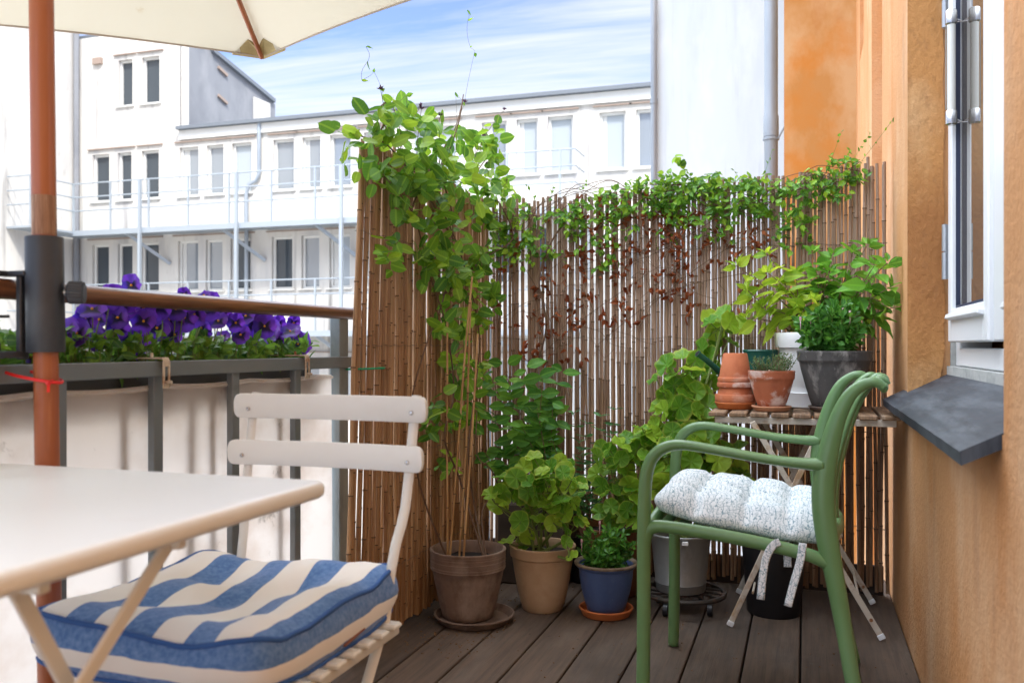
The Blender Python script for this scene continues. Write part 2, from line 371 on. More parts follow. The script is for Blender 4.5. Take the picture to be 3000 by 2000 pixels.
b = MB(); b.lathe((x, y, 2.50), [(r0+.002, 0), (r0+.012, .004), (r0+.012, .02), (r0+.002, .026)], 18); b.bar((x+.05, y, 2.51), (-.128, 6.5, 2.49), .012, .012); b.build('clamp', m_zinc, rp, smooth=True)

# ---- far white building with windows, walkways
m_fw = mat('far_white_render', (.53, .505, .465), .9, layers=[((.37, .36, .36), .8, (1.6, 1, .30), .48, .66, .7), ((.17, .16, .155), 1.6, (1.6, 1, .10), .57, .72, .8), ((.26, .24, .23), 3.5, (1.6, 1, .3), .62, .74, .7)], bump=(2, (1, 1, 1), .1, .03))
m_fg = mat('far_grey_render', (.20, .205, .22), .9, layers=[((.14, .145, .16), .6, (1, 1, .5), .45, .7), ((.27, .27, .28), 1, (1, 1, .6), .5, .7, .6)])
m_fp, N, L, bs = newmat('far_glass'); bs.inputs['Base Color'].default_value = (.20, .22, .24, 1); bs.inputs['Roughness'].default_value = .06; bs.inputs['Specular IOR Level'].default_value = .8; bs.inputs['IOR'].default_value = 1.8
m_fp2, N, L, bs = newmat('far_glass_dark'); bs.inputs['Base Color'].default_value = (.05, .06, .07, 1); bs.inputs['Roughness'].default_value = .05; bs.inputs['IOR'].default_value = 1.5
m_fp3, N, L, bs = newmat('far_glass_pale'); bs.inputs['Base Color'].default_value = (.33, .36, .38, 1); bs.inputs['Roughness'].default_value = .1
m_ffr = mat('far_window_frame', (.60, .59, .56), .5)
m_rust = mat('brown_ledge', (.28, .21, .17), .8)
m_roof = mat('grey_roofing', (.13, .145, .165), .6)
FY = 23.0
fb = thing('office_building', (-11, FY, -9), 'white rendered building across the courtyard with rows of narrow windows and a taller block', 'building')
def xs_(px): return PY(px, 600, FY).x
r1 = [(531, 576), (611, 649), (685, 731), (806, 855), (891, 933), (972, 1022), (1072, 1112), (1194, 1239), (1290, 1330), (1417, 1478), (1520, 1569), (1612, 1672), (1763, 1826), (1871, 1925)]
t1 = [(276, 315), (350, 380), (420, 460)]
t0 = [(352, 383), (421, 462)]
r2 = [(276, 314), (350, 383), (418, 460), (527, 575), (608, 646), (681, 728), (802, 851), (889, 930), (971, 1020), (1085, 1130), (1170, 1215), (1290, 1335), (1450, 1500), (1560, 1610), (1680, 1730), (1830, 1880)]
holes = []
_x = xs_
for a, c in r1+t1: holes.append((xs_(a)-.07, xs_(c)+.07, H+4.62, H+6.15, 1))
for a, c in t0: holes.append((xs_(a)-.07, xs_(c)+.07, H+7.62, H+9.1, 0))
for a, c in r2: holes.append((xs_(a)-.07, xs_(c)+.07, H+1.68, H+3.25, 2))
for a, c in r2: holes.append((xs_(a)-.07, xs_(c)+.07, H-1.9, H-.35, 2))
XC = -22.5; XT = -18.45; RZ = H+6.68
def facade(x0, x1, z0, z1, y, mb, hs, dep=.2):
    xs = sorted({x0, x1}|{q for h in hs for q in h[:2]}); zs = sorted({z0, z1}|{q for h in hs for q in h[2:4]})
    for i in range(len(xs)-1):
        for j in range(len(zs)-1):
            xm, zm = (xs[i]+xs[i+1])/2, (zs[j]+zs[j+1])/2
            if any(h[0] < xm < h[1] and h[2] < zm < h[3] for h in hs): continue
            mb.add([(xs[i], y, zs[j]), (xs[i+1], y, zs[j]), (xs[i+1], y, zs[j+1]), (xs[i], y, zs[j+1])], [(0, 1, 2, 3)])
    for h in hs:
        a, c, d, e = h[:4]
        for q in (((a, d), (a, e)), ((c, d), (c, e)), ((a, d), (c, d)), ((a, e), (c, e))):
            (p0, p1), (q0, q1) = q
            mb.add([(p0, y, p1), (q0, y, q1), (q0, y+dep, q1), (p0, y+dep, p1)], [(0, 1, 2, 3)])
b = MB(); facade(XC, 3.0, -9, RZ, FY, b, [h for h in holes if h[3] < H+7]); facade(XC, XT, RZ, H+9.95, FY, b, [h for h in holes if h[4] == 0])
b.box((-9.7, FY+3.5, -1.2), (25.4, 6.6, 15.6)); 
b.build('wall', m_fw, fb, fix=False)
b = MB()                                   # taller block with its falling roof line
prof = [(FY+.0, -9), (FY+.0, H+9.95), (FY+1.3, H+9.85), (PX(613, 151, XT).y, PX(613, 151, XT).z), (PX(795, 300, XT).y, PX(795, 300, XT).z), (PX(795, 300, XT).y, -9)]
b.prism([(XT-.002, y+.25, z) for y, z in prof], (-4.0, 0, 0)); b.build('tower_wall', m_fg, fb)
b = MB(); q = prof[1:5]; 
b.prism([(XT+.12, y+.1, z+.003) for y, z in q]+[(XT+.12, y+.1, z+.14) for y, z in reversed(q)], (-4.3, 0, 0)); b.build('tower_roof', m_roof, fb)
b = MB(); p = PX(765, 300, XT+.02); b.prism([(XT+.03, PX(742, 350, XT).y, H+6.7), (XT+.03, PX(790, 350, XT).y, H+6.7), (XT+.03, PX(790, 350, XT).y, PX(795, 306, XT).z), (XT+.03, PX(742, 350, XT).y, PX(744, 285, XT).z)], (-.3, 0, 0)); b.build('stair_head', m_fw, fb)
b = MB(); b.box((XT+.1, FY+.1, H+8.3), (.16, .16, 3.2)); b.build('corner_pier', m_fw, fb)
for yz in ((188+22, 1), (284+8, 1)):
    b = MB(); p = PX(650, yz[0], XT); b.box((XT+.04, p.y, p.z), (.06, .5, .09), M3=Matrix.Rotation(-.3, 3, 'X')); b.build('anchor_plate', m_rust, fb)
b = MB(); p = PY(289, 181, FY); b.box((p.x, FY-.05, p.z), (.34, .1, .2)); b.build('vent_grille', m_rust, fb)
b = MB(); b.box(((XT+3)/2, FY-.06, RZ+.04), (3-XT, .35, .10)); b.build('roof_edge', m_roof, fb)
b = MB(); b.box(((XT+3)/2, FY+3.5, RZ+.05), (3-XT, 6.7, .06)); b.build('roof', m_roof, fb)
b = MB(); b.box(((XT+3)/2, FY-.04, RZ-.16), (3-XT, .1, .28)); b.build('cornice', m_ffr, fb)
for a in (1370, 1726):
    p = PY(a, 290, FY); b = MB(); b.prism([(p.x-.4, FY+.6, RZ), (p.x+.4, FY+.6, RZ), (p.x+.28, FY+.6, RZ+.33), (p.x-.28, FY+.6, RZ+.33)], (0, .5, 0)); b.build('roof_vent', m_fg, fb)
for h in holes:
    a, c, d, e, kd = h; fr = .07
    b = MB(); y = FY+.13
    b.box(((a+c)/2, y, d+fr/2), (c-a, .06, fr)); b.box(((a+c)/2, y, e-fr/2), (c-a, .06, fr)); b.box((a+fr/2, y, (d+e)/2), (fr, .06, e-d-2*fr)); b.box((c-fr/2, y, (d+e)/2), (fr, .06, e-d-2*fr))
    b.box(((a+c)/2, FY-.035, e+.16), (c-a+.32, .07, .03), mi=1); b.box(((a+c)/2, FY-.03, d-.02), (c-a+.16, .08, .03))
    f = b.build('window', [m_ffr, m_rust], fb)
    dark = h[0] < xs_(500) or (kd == 2 and R() < .3)
    b = MB(); b.box(((a+c)/2, FY+.17, (d+e)/2), (c-a, .02, e-d)); b.build('pane', m_fp2 if dark else random.choice((m_fp, m_fp, m_fp3)), f)
    if kd and R() < .45 and not dark:
        b = MB(); 
        for k in range(random.choice((3, 4, 6))): b.box((a+.09+k*.035, FY+.152, (d+e)/2), (.03, .006, e-d-.12))
        b.build('curtain', m_ffr, f)
b = MB()
xp = xs_(765)
b.tube([(xp, FY-.1, RZ), (xp, FY-.1, H+5.15), (xp-.12, FY-.1, H+4.95), (xp-.35, FY-.1, H+4.85), (xp-.45, FY-.1, H+4.6), (xp-.45, FY-.1, -9)], .06, 10)
b.build('downpipe', m_zinc, fb, smooth=True)
for a in (255, 335, 405, 497): 
    pass
b = MB(); b.box((XC-.5, 15.5, 2), (1.0, 15.0, 22)); b.build('side_wing', m_fw, fb)
b = MB(); b.tube([(XC+.12, FY-.14, -9), (XC+.12, FY-.14, 12)], .09, 8); b.build('corner_pipe', m_fg, fb)
m_wk = mat('galvanised_walkway', (.36, .40, .44), .5, .5)
def walkway(z, zr, lab):
    t = thing('access_walkway', (-12, FY-.5, z), lab, 'walkway', 'steel walkways across the courtyard')
    xa, xz = XC+.05, xs_(1714)
    b = MB(); b.box(((xa+xz)/2, FY-.55, z-.05), (xz-xa, 1.05, .06)); b.box((XC+.5, FY-1.9, z-.05), (.95, 1.6, .06)); b.box(((xa+xz)/2, FY-1.10, z-.08), (xz-xa, .05, .16)); b.build('platform', m_wk, t)
    b = MB()
    for zz_ in (zr, zr-.42, zr-.84):
        b.tube([(XC+.95, FY-1.1, zz_), (xz, FY-1.1, zz_)], .022, 6); b.tube([(xz, FY-1.1, zz_), (xz, FY-.1, zz_)], .022, 6)
        b.tube([(XC+.95, FY-1.1, zz_), (XC+.95, FY-2.7, zz_), (XC+.05, FY-2.7, zz_)], .022, 6)
    x = XC+.95
    while x < xz+.1: b.box((x, FY-1.1, (z+zr)/2), (.05, .05, zr-z)); x += 1.42
    b.box((XC+.95, FY-2.7, (z+zr)/2), (.06, .06, zr-z)); b.build('railing', m_wk, t)
    for px in (500, 778, 1050, 1300, 1560):
        x = xs_(px); b = MB(); b.bar((x-.9, FY-1.0, z-.08), (x, FY-.02, z-1.0), .09, .09); b.build('brace', m_wk, t)
    for px in (411, 694, 1001):
        x = PY(px, 600, FY-1.15).x
        if z > 3: b = MB(); b.box((x, FY-1.18, zr/2-4.5), (.09, .09, zr+9)); b.build('column', m_wk, t)
walkway(H+3.55, H+5.0, 'upper grey steel walkway with thin railings along the white facade')
walkway(H+.42, H+1.87, 'lower grey steel walkway with thin railings along the white facade')

# ================================================================== RAILING
XR = -1.345
m_grey = mat('grey_paint_steel', (.165, .20, .225), .5, .1, layers=[((.28, .29, .295), 3, (1, .4, 1), .45, .75), ((.08, .085, .09), 12, (1, .3, 1), .6, .8, .6)], bump=(60, (1, .3, 1), .15, .002))
m_galv = mat('galvanised_post', (.27, .33, .36), .55, .3, layers=[((.12, .14, .14), 8, (1, 1, .5), .5, .8)])
m_hand = mat('dark_handrail_wood', (.20, .085, .04), .38, layers=[((.09, .035, .018), 30, (3, .12, 3), .42, .62), ((.34, .19, .11), 45, (3, .1, 3), .58, .78, .7)], bump=(50, (3, .1, 3), .3, .002), coat=.3)
rl = thing('balcony_railing', (XR, 1.2, 0), 'grey steel balcony railing with vertical bars and a round brown wooden handrail', 'railing')
b = MB(); b.rbox((XR, 1.05, .899), (.010, 2.86, .034), .002); b.build('top_bar', m_grey, rl)
b = MB(); b.rbox((XR, 1.05, .10), (.010, 2.86, .034), .002); b.build('bottom_bar', m_grey, rl)
hp = [(XR-.004, y, 1.052-.0006*i) for i, y in enumerate([-.4, .2, .8, 1.4, 2.0, 2.53])]
b = MB(); b.tube(hp, .0185, 20); b.build('handrail', m_hand, rl, smooth=True)
def yx(px, X): return PX(px, 1300, X).y
for px in (471, 697, 878):
    b = MB(); b.rbox((XR-.014, yx(px, XR), .485), (.018, .030, .80), .002); b.build('bar', m_grey, rl)
for y in (.32, .64, .95):
    b = MB(); b.rbox((XR-.014, y, .485), (.018, .030, .80), .002); b.build('bar', m_grey, rl)
for px, lo in ((182, 0), (1010, 0)):
    y = yx(px, XR); b = MB(); hi = .905 if px < 500 else 1.045
    b.rbox((XR-.019, y, hi/2), (.034, .055 if px > 500 else .030, hi), .002); pst = b.build('post', m_galv if px > 500 else m_grey, rl)
    b = MB(); b.lathe((0, 0, 0), [(.0, .004), (.005, .003), (.006, 0)], 10)
    for v_ in b.v: pass
    vs = [V((XR+.006+p.z-.012 if px < 500 else XR-.006+p.z, y+p.x, p.y+(.899 if px < 500 else 1.01))) for p in b.v]
    b.v = vs; b.build('bolt', m_steel, pst, smooth=True)
for y in [yx(q, XR-.045) for q in (342, 540, 603, 802, 968)]+[.35, .6, .85]:
    b = MB(); b.rbox((XR-.042, y, .465), (.010, .024, .78), .002); b.build('outer_bar', m_grey, rl)
b = MB(); b.rbox((XR-.165, 1.25, .92), (.03, 2.4, .022), .002); b.build('outer_rail', m_grey, rl)
# cloth wind screen
m_cl, N, L, bs = newmat('windscreen_cloth')
f1 = ramp(N, L, tnoise(N, L, 2.2, (1, 1, 1.3), 6, .65), .46, .70); col = mixn(N, L, f1, (.90, .86, .82), (.72, .63, .56))
f2 = ramp(N, L, tnoise(N, L, 5, (1, 1, 1), 8, .75), .60, .74); col = mixn(N, L, f2, col, (.22, .19, .16))
L.new(col, bs.inputs['Base Color']); bs.inputs['Roughness'].default_value = .9
tr = N.new('ShaderNodeBsdfTranslucent'); L.new(col, tr.inputs[0]); ms = N.new('ShaderNodeMixShader'); ms.inputs[0].default_value = .78
L.new(bs.outputs[0], ms.inputs[1]); L.new(tr.outputs[0], ms.inputs[2]); L.new(ms.outputs[0], N['Material Output'].inputs[0])
bumpn(N, L, bs, tnoise(N, L, 200, (1, 1, 1), 2), .25, .001)
ws = thing('wind_screen', (XR-.035, 1.2, .07), 'stained beige cloth wind screen stretched behind the grey railing bars', 'wind screen')
b = MB(); nY, nZ = 90, 14; X0 = XR-.028; vs = []
for j in range(nZ+1):
    for i in range(nY+1):
        y = -.3+i*(2.70/nY); z = .08+j*(.785/nZ)
        sag = .006*sin(y*19)*(j/nZ)
        vs.append((X0+.006*sin(y*21+z*3)*(1-j/nZ*.5), y, z-(abs(sin(y*9.5))*.006 if j == nZ else 0)))
fr = [(j*(nY+1)+i, j*(nY+1)+i+1, (j+1)*(nY+1)+i+1, (j+1)*(nY+1)+i) for j in range(nZ) for i in range(nY)]
k = len(vs); vs2 = vs+[(p[0]-.002, p[1], p[2]) for p in vs]
edge = [(nZ*(nY+1)+i, nZ*(nY+1)+i+1, nZ*(nY+1)+i+1+k, nZ*(nY+1)+i+k) for i in range(nY)]
b.add(vs2, fr+[tuple(q+k for q in f[::-1]) for f in fr]+edge); b.build('cloth', m_cl, ws, smooth=True)
b = MB(); b.tube([(X0-.001, -.3+i*.03, .858-abs(sin((-.3+i*.03)*9.5))*.006) for i in range(91)], (.0055), 8, flat=1.9); b.build('hem', m_cl, ws, smooth=True)

# ================================================================== FLOWER BOX with brackets
m_box = mat('dark_plastic_box', (.04, .045, .05), .6)
m_soil = mat('potting_soil', (.018, .013, .010), .98, layers=[((.06, .045, .032), 160, (1, 1, 1), .6, .72)], bump=(120, (1, 1, 1), 1, .01))
fbx = thing('flower_box', (XR-.075, 1.65, .80), 'long dark plastic flower box hung outside the grey railing bar', 'flower box')
bx0, bx1, by0, by1 = XR-.166, XR-.054, 1.12, 2.34
b = MB(); b.rbox(((bx0+bx1)/2, (by0+by1)/2, .785), (.09, by1-by0-.02, .006), .001)
for x in (bx0+.006, bx1-.010): b.rbox((x, (by0+by1)/2, .85), (.006, by1-by0, .13), .001)
for y in (by0+.005, by1-.005): b.rbox(((bx0+bx1)/2-.002, y, .85), (.078, .006, .13), .001)
b.build('trough', m_box, fbx)
b = MB(); n1 = 60; vs = []
for i in range(n1+1):
    for j in range(5):
        y = by0+.01+i*(by1-by0-.02)/n1; x = bx0+.01+j*(bx1-bx0-.024)/4; vs.append((x, y, .885+.008*mnoise.noise(V((x*30, y*30, 0)))))
b.add(vs, [(i*5+j, (i+1)*5+j, (i+1)*5+j+1, i*5+j+1) for i in range(n1) for j in range(4)]); b.build('soil', m_soil, fbx)
m_rs = mat('rusty_bracket', (.62, .56, .47), .6, .2, layers=[((.30, .12, .04), 22, (1, 1, 1), .46, .6), ((.12, .05, .02), 50, (1, 1, 1), .58, .7, .7)], bump=(50, (1, 1, 1), .5, .002))
for px, hz in ((482, .068), (896, .058)):
    y = yx(px, XR+.012); xr = XR+.008; w2 = .0115
    b = MB(); z0 = .922
    b.rbox((xr-.05, y, z0), (.115, .022, .004), .001)
    b.tube([(xr+.004, y, z0+.001), (xr+.0085, y, z0-.003), (xr+.009, y, z0-.01)], [(.002, .011)]*3, 8, ref=(1, 0, 0))
    for dy_ in (-.0085, .0085): b.rbox((xr+.009, y+dy_, z0-.035), (.004, .006, .055), .001)
    b.rbox((xr+.009, y, z0-.012), (.004, .0105, .012), .001); b.rbox((xr+.009, y, z0-.0605), (.004, .022, .010), .001)
    br = b.build('hanging_bracket', m_rs, fbx)
    b = MB(); b.tube([(xr+.004, y+.002, z0-.052), (xr+.022, y+.002, z0-.052)], .0035, 8); b.tube([(xr-.03, y, z0), (xr-.03, y, z0+.012)], .0035, 8); b.build('bolt', m_rs, br)

# ================================================================== PARASOL
m_pole = mat('parasol_wood', (.36, .105, .035), .42, layers=[((.20, .045, .014), 3, (2, 2, .35), .42, .7), ((.5, .22, .1), 34, (3, 3, .12), .56, .75, .5)], bump=(40, (4, 4, .15), .2, .002), coat=.25)
m_worn = mat('worn_parasol_wood', (.36, .20, .12), .6, layers=[((.18, .08, .04), 26, (3, 3, .2), .42, .62), ((.5, .34, .24), 40, (3, 3, .2), .55, .7)])
m_can, N, L, bs = newmat('cream_canvas')
f1 = ramp(N, L, tnoise(N, L, 4.5, (1, 1, 1), 7, .7), .62, .76); col = mixn(N, L, f1, (.78, .75, .66), (.60, .50, .34))
L.new(col, bs.inputs['Base Color']); bs.inputs['Roughness'].default_value = .9
tr = N.new('ShaderNodeBsdfTranslucent'); L.new(col, tr.inputs[0]); ms = N.new('ShaderNodeMixShader'); ms.inputs[0].default_value = .45
L.new(bs.outputs[0], ms.inputs[1]); L.new(tr.outputs[0], ms.inputs[2]); L.new(ms.outputs[0], N['Material Output'].inputs[0])
bumpn(N, L, bs, tnoise(N, L, 5, (1, 1, 1), 3), .35, .02)
m_tan = mat('tan_corner_patch', (.46, .37, .18), .85, layers=[((.30, .23, .10), 12, (1, 1, 1), .45, .7)])
pb = V((-1.262, 1.235, .03)); pt = V((-1.30, 1.235, 2.36))
def pole_at(z): return pb+(pt-pb)*((z-pb.z)/(pt.z-pb.z))
ps = thing('parasol', pb, 'large cream canvas parasol on a reddish wooden pole clamped to the railing', 'parasol')
b = MB(); b.tube([pole_at(z) for z in (.03, .4, .8, 1.145)], .0205, 20); b.tube([pole_at(z) for z in (1.215, 1.5, 1.9, 2.36)], .0205, 20); b.build('pole', m_pole, ps, smooth=True)
b = MB(); b.tube([pole_at(z) for z in (1.1452, 1.18, 1.2148)], .0205, 20); b.build('worn_pole_end', m_worn, ps, smooth=True)
tipA = PZ(772, 166, 1.9)
crown = pole_at(2.27)
Rr = (V((tipA.x, tipA.y))-V((crown.x, crown.y))).length; a0 = atan2(tipA.y-crown.y, tipA.x-crown.x)
tips = []
for k in range(6):
    a = a0+k*pi/3; tl = .095*sin(k*pi/3)      # slight tilt of the hood about the visible rib
    tips.append(V((crown.x+Rr*cos(a), crown.y+Rr*sin(a), 1.9-tl)))
b = MB(); nr, ns = 14, 12
for k in range(6):
    A, B_ = tips[k], tips[(k+1) % 6]; vs = []; uvs = []
    for i in range(nr+1):
        t = i/nr
        for j in range(ns+1):
            s_ = j/ns
            e = A.lerp(B_, s_); mid = (A+B_)/2; e = e+(crown-e)*(.042*4*s_*(1-s_))
            p = crown.lerp(e, t); p.z += .07*sin(pi*t)*(1-.55*4*s_*(1-s_))-.012*t*4*s_*(1-s_)
            p.z += .004*mnoise.noise(V((p.x*9, p.y*9, 2)))*t
            vs.append(p); uvs.append((s_, t))
    q = len(vs); F = [(i*(ns+1)+j, i*(ns+1)+j+1, (i+1)*(ns+1)+j+1, (i+1)*(ns+1)+j) for i in range(nr) for j in range(ns)]
    o2 = [p+V((0, 0, .002)) for p in vs]
    b.add(vs+o2, F+[tuple(z+q for z in f[::-1]) for f in F]+[(nr*(ns+1)+j, nr*(ns+1)+j+1, nr*(ns+1)+j+1+q, nr*(ns+1)+j+q) for j in range(ns)], uvs=uvs+uvs)
b.build('canopy', m_can, ps, smooth=60)
b = MB()
for k in range(6):
    A, B_ = tips[k], tips[(k+1) % 6]; pp = []
    for j in range(17):
        s_ = j/16; e = A.lerp(B_, s_); e = e+(crown-e)*(.042*4*s_*(1-s_)); e.z -= .012*4*s_*(1-s_)+.001; pp.append(e)
    b.tube(pp, .0032, 6)
b.build('hem', mat('hem_tape', (.42, .36, .30), .9), ps, smooth=True)
for k in range(6):
    A = tips[k]; d = (A-crown)
    pts = [crown+d*t+V((0, 0, .07*sin(pi*t)-.018)) for t in (0, .2, .4, .6, .8, .93, .985)]
    b = MB(); b.tube(pts, .0095, 10, flat=.8); rb = b.build('rib', m_pole, ps, smooth=True)
    rn = pole_at(1.99); m_ = crown+d*.45+V((0, 0, .07*sin(pi*.45)-.03))
    b = MB(); b.tube([rn+(m_-rn)*.04, m_], .008, 8); b.build('strut', m_pole, rb, smooth=True)
    L_, Rt = tips[k-1], tips[(k+1) % 6]; ce = -.008
    def cp(t, s): # point on underside near tip, t towards crown, s sideways
        q = A+(crown-A)*t+V((0, 0, .07*sin(pi*(1-t))-.004)); side = (L_-A) if s < 0 else (Rt-A); return q+side*abs(s)
    vs = [A+V((0, 0, -.006))+(A-crown)*.004, cp(.0, -.075), cp(.052, -.022), cp(.040, 0)+V((0, 0, -.014)), cp(.052, .022), cp(.0, .075)]
    b = MB(); b.add(vs+[p+V((0, 0, .008)) for p in vs], [(0, 1, 2, 3), (0, 3, 4, 5), (6, 9, 8, 7), (6, 11, 10, 9), (0, 6, 7, 1), (1, 7, 8, 2), (2, 8, 9, 3), (3, 9, 10, 4), (4, 10, 11, 5), (5, 11, 6, 0)])
    b.build('corner_pocket', m_tan, ps)
b = MB(); b.tube([pole_at(1.95), pole_at(2.03)], .032, 16); b.build('runner', m_pole, ps, smooth=True)
# clamp of the parasol
m_blk = mat('black_powder_coat', (.028, .034, .045), .45, layers=[((.06, .065, .075), 8, (1, 1, 1), .5, .8)], bump=(300, (1, 1, 1), .2, .0005))
cl = thing('parasol_clamp', pole_at(1.0), 'dark parasol holder sleeve with knurled knob clamped on the wooden handrail', 'parasol clamp')
zc0, zc1 = .938, 1.142
b = MB(); a_, c_ = pole_at(zc0), pole_at(zc1); rs, ri = .0315, .0245; d = (c_-a_)
b.tube([a_, a_+d*.01, a_+d*.99, c_], [rs-.001, rs, rs, rs-.001], 32, caps=False); b.tube([a_, c_], ri, 32, caps=False)
n = 32
for e_, q_ in ((a_, 0), (c_, 1)):
    b.tube([e_, e_+d*.0001], [rs-.001, ri], 32, caps=False)
b.build('sleeve', m_blk, cl, smooth=True)
kc = PX(222, 857, -1.235); pc = pole_at(kc.z); ax = (kc-pc); ax.z = 0; ax.normalize()
b = MB(); b.tube([pc+ax*.028, pc+ax*.060], .0055, 10); b.lathe((0, 0, 0), [], 4) if 0 else None; b.build('threaded_pin', m_steel, cl, smooth=True)
kn = MB(); pts = [kc-ax*.014, kc-ax*.013, kc-ax*.010, kc+ax*.010, kc+ax*.014, kc+ax*.015, kc+ax*.009, kc+ax*.009]; rd = [.012, .017, .0205, .0205, .019, .015, .012, .002]
kn.tube(pts, rd, 48, ref=(0, 0, 1))
for j in range(48*8):
    if (j % 48) % 2 == 0 and 48*2 <= j < 48*4:
        i = j//48; kn.v[j] = pts[i]+(kn.v[j]-pts[i])*.93
kn.build('knob', m_blk, cl, smooth=20)
b = MB(); jx = pole_at(1.05); hy = 1.235
b.rbox((XR-.004, jx.y-.045, 1.077), (.03, .085, .009), .002); b.rbox((XR+.03, jx.y-.015, 1.077), (.04, .03, .009), .002)
b.rbox((XR+.028, jx.y-.012, 1.0), (.012, .02, .15), .002)
jaw = b.build('jaw', m_blk, cl)
b = MB(); xs2, ys2 = XR-.004, jx.y-.062
b.tube([(xs2, ys2, .948), (xs2, ys2, 1.028)], .0042, 10)
for q in range(20): b.tube([(xs2, ys2, .956+q*.0034), (xs2, ys2, .9575+q*.0034)], .0052, 10)
b.lathe((xs2, ys2, 1.018), [(.001, 0), (.012, .0), (.013, .006), (.004, .012)], 12)
b.build('clamp_screw', m_blk, cl, smooth=True)
b = MB(); b.rbox((xs2+.006, ys2, .948), (.03, .036, .018), .003); b.rbox((xs2+.016, ys2+.005, .934), (.06, .07, .012), .002); b.build('clamp_foot', m_blk, cl)
b = MB(); b.tube([(xs2, ys2-.07, .9985), (xs2, ys2+.05, 1.002)], .0028, 8); b.build('turning_rod', m_blk, cl)
# cable ties
def ring(c, rx, ry, tilt, rad, flat, nn=28, off=0):
    return [V(c)+V((rx*cos(2*pi*k/nn), ry*sin(2*pi*k/nn), tilt*cos(2*pi*k/nn+off))) for k in range(nn)]
m_red = mat('red_plastic', (.72, .02, .02), .35); m_grn = mat('green_plastic', (.01, .30, .14), .4)
cc = pole_at(.895); mid = V(((cc.x+XR)/2, cc.y, .897))
b = MB(); b.tube(ring(mid, .066, .03, -.012, 0, 0), (.0028), 6, closed=True, flat=.5); k_ = V((mid.x+.062, mid.y-.022, .885)); b.rbox(k_, (.008, .007, .007), .001); b.bar(k_, k_+V((.014, -.004, .006)), .005, .0015); b.bar(k_, k_+V((.002, -.002, -.016)), .005, .0015)
tag(b.build('cable_tie', m_red, None, org=tuple(mid)), 'red plastic cable tie round the parasol pole and the grey rail', 'cable tie')
g0 = V((XL-.01, yx(1018, XR)+.04, .878)); b = MB(); b.tube(ring(g0, .058, .07, .002, 0, 0), .003, 6, closed=True, flat=.5); b.rbox(g0+V((.03, .055, .0)), (.008, .01, .008), .001)
tag(b.build('cable_tie', m_grn, None, org=tuple(g0)), 'green plastic cable tie holding the reed screen to the post', 'cable tie')

# ================================================================== WHITE BISTRO TABLE
m_wt = mat('cream_enamel', (.80, .835, .84), .36, layers=[((.70, .69, .66), 5, (1, 1, 1), .55, .8, .4), ((.45, .43, .40), 60, (1, 1, 1), .74, .80, .5)], spec=.5)
m_wl = mat('cream_steel', (.70, .70, .66), .4, layers=[((.50, .42, .33), 30, (1, 1, 1), .66, .78, .7)])
tb = thing('bistro_table', (-1.0, .85, 0), 'cream white square metal table standing by the railing in the foreground', 'table')
TX0, TX1, TY0, TY1, TZ = -1.31, -.672, .47, 1.172, .75
def rrect(x0, x1, y0, y1, r, n=8):
    o = []
    for cx, cy, a0_ in ((x1-r, y1-r, 0), (x0+r, y1-r, 90), (x0+r, y0+r, 180), (x1-r, y0+r, 270)):
        for k in range(n+1): a = radians(a0_+90*k/n); o.append((cx+r*cos(a), cy+r*sin(a)))
    return o
b = MB(); rings = []
for ins, z in ((.010, TZ), (.005, TZ-.001), (.0015, TZ-.004), (0, TZ-.009), (0, TZ-.017), (.0015, TZ-.021), (.005, TZ-.024), (.012, TZ-.025)):
    rings.append([(x, y, z) for x, y in rrect(TX0+ins, TX1-ins, TY0+ins, TY1-ins, .022)])
n = len(rings[0]); b.add([p for r in rings for p in r], [(i*n+j, i*n+(j+1) % n, (i+1)*n+(j+1) % n, (i+1)*n+j) for i in range(len(rings)-1) for j in range(n)]+[tuple(range(n)), tuple((len(rings)-1)*n+j for j in reversed(range(n)))])
b.build('tabletop', m_wt, tb, smooth=True)
def ext(a, b_, z): return a+(b_-a)*((z-a.z)/(b_.z-a.z))
lx = -.715; a_, c_ = PX(470, 1630, lx), PX(240, 2000, lx); topA = ext(a_, c_, .722); lowA = ext(a_, c_, .012)
lx2 = -.745; a2, c2 = PX(55, 1740, lx2), PX(195, 2000, lx2); topB = ext(a2, c2, .722); lowB = ext(a2, c2, .012)
for xo in (0, -.50):
    for p, q, dxx in ((topA, lowA, 0), (topB, lowB, 0)):
        b = MB(); e_ = V((xo, 0, 0)); b.bar(p+e_, q+e_, .019, .007, up=(1, 0, 0)); lg = b.build('leg', m_wl, tb)
for y in (topA.y, topB.y):
    b = MB(); b.rbox((-.98, y, .716), (.56, .016, .014), .002); b.build('cross_bar', m_wl, tb)
xm = (TX0+TX1)/2

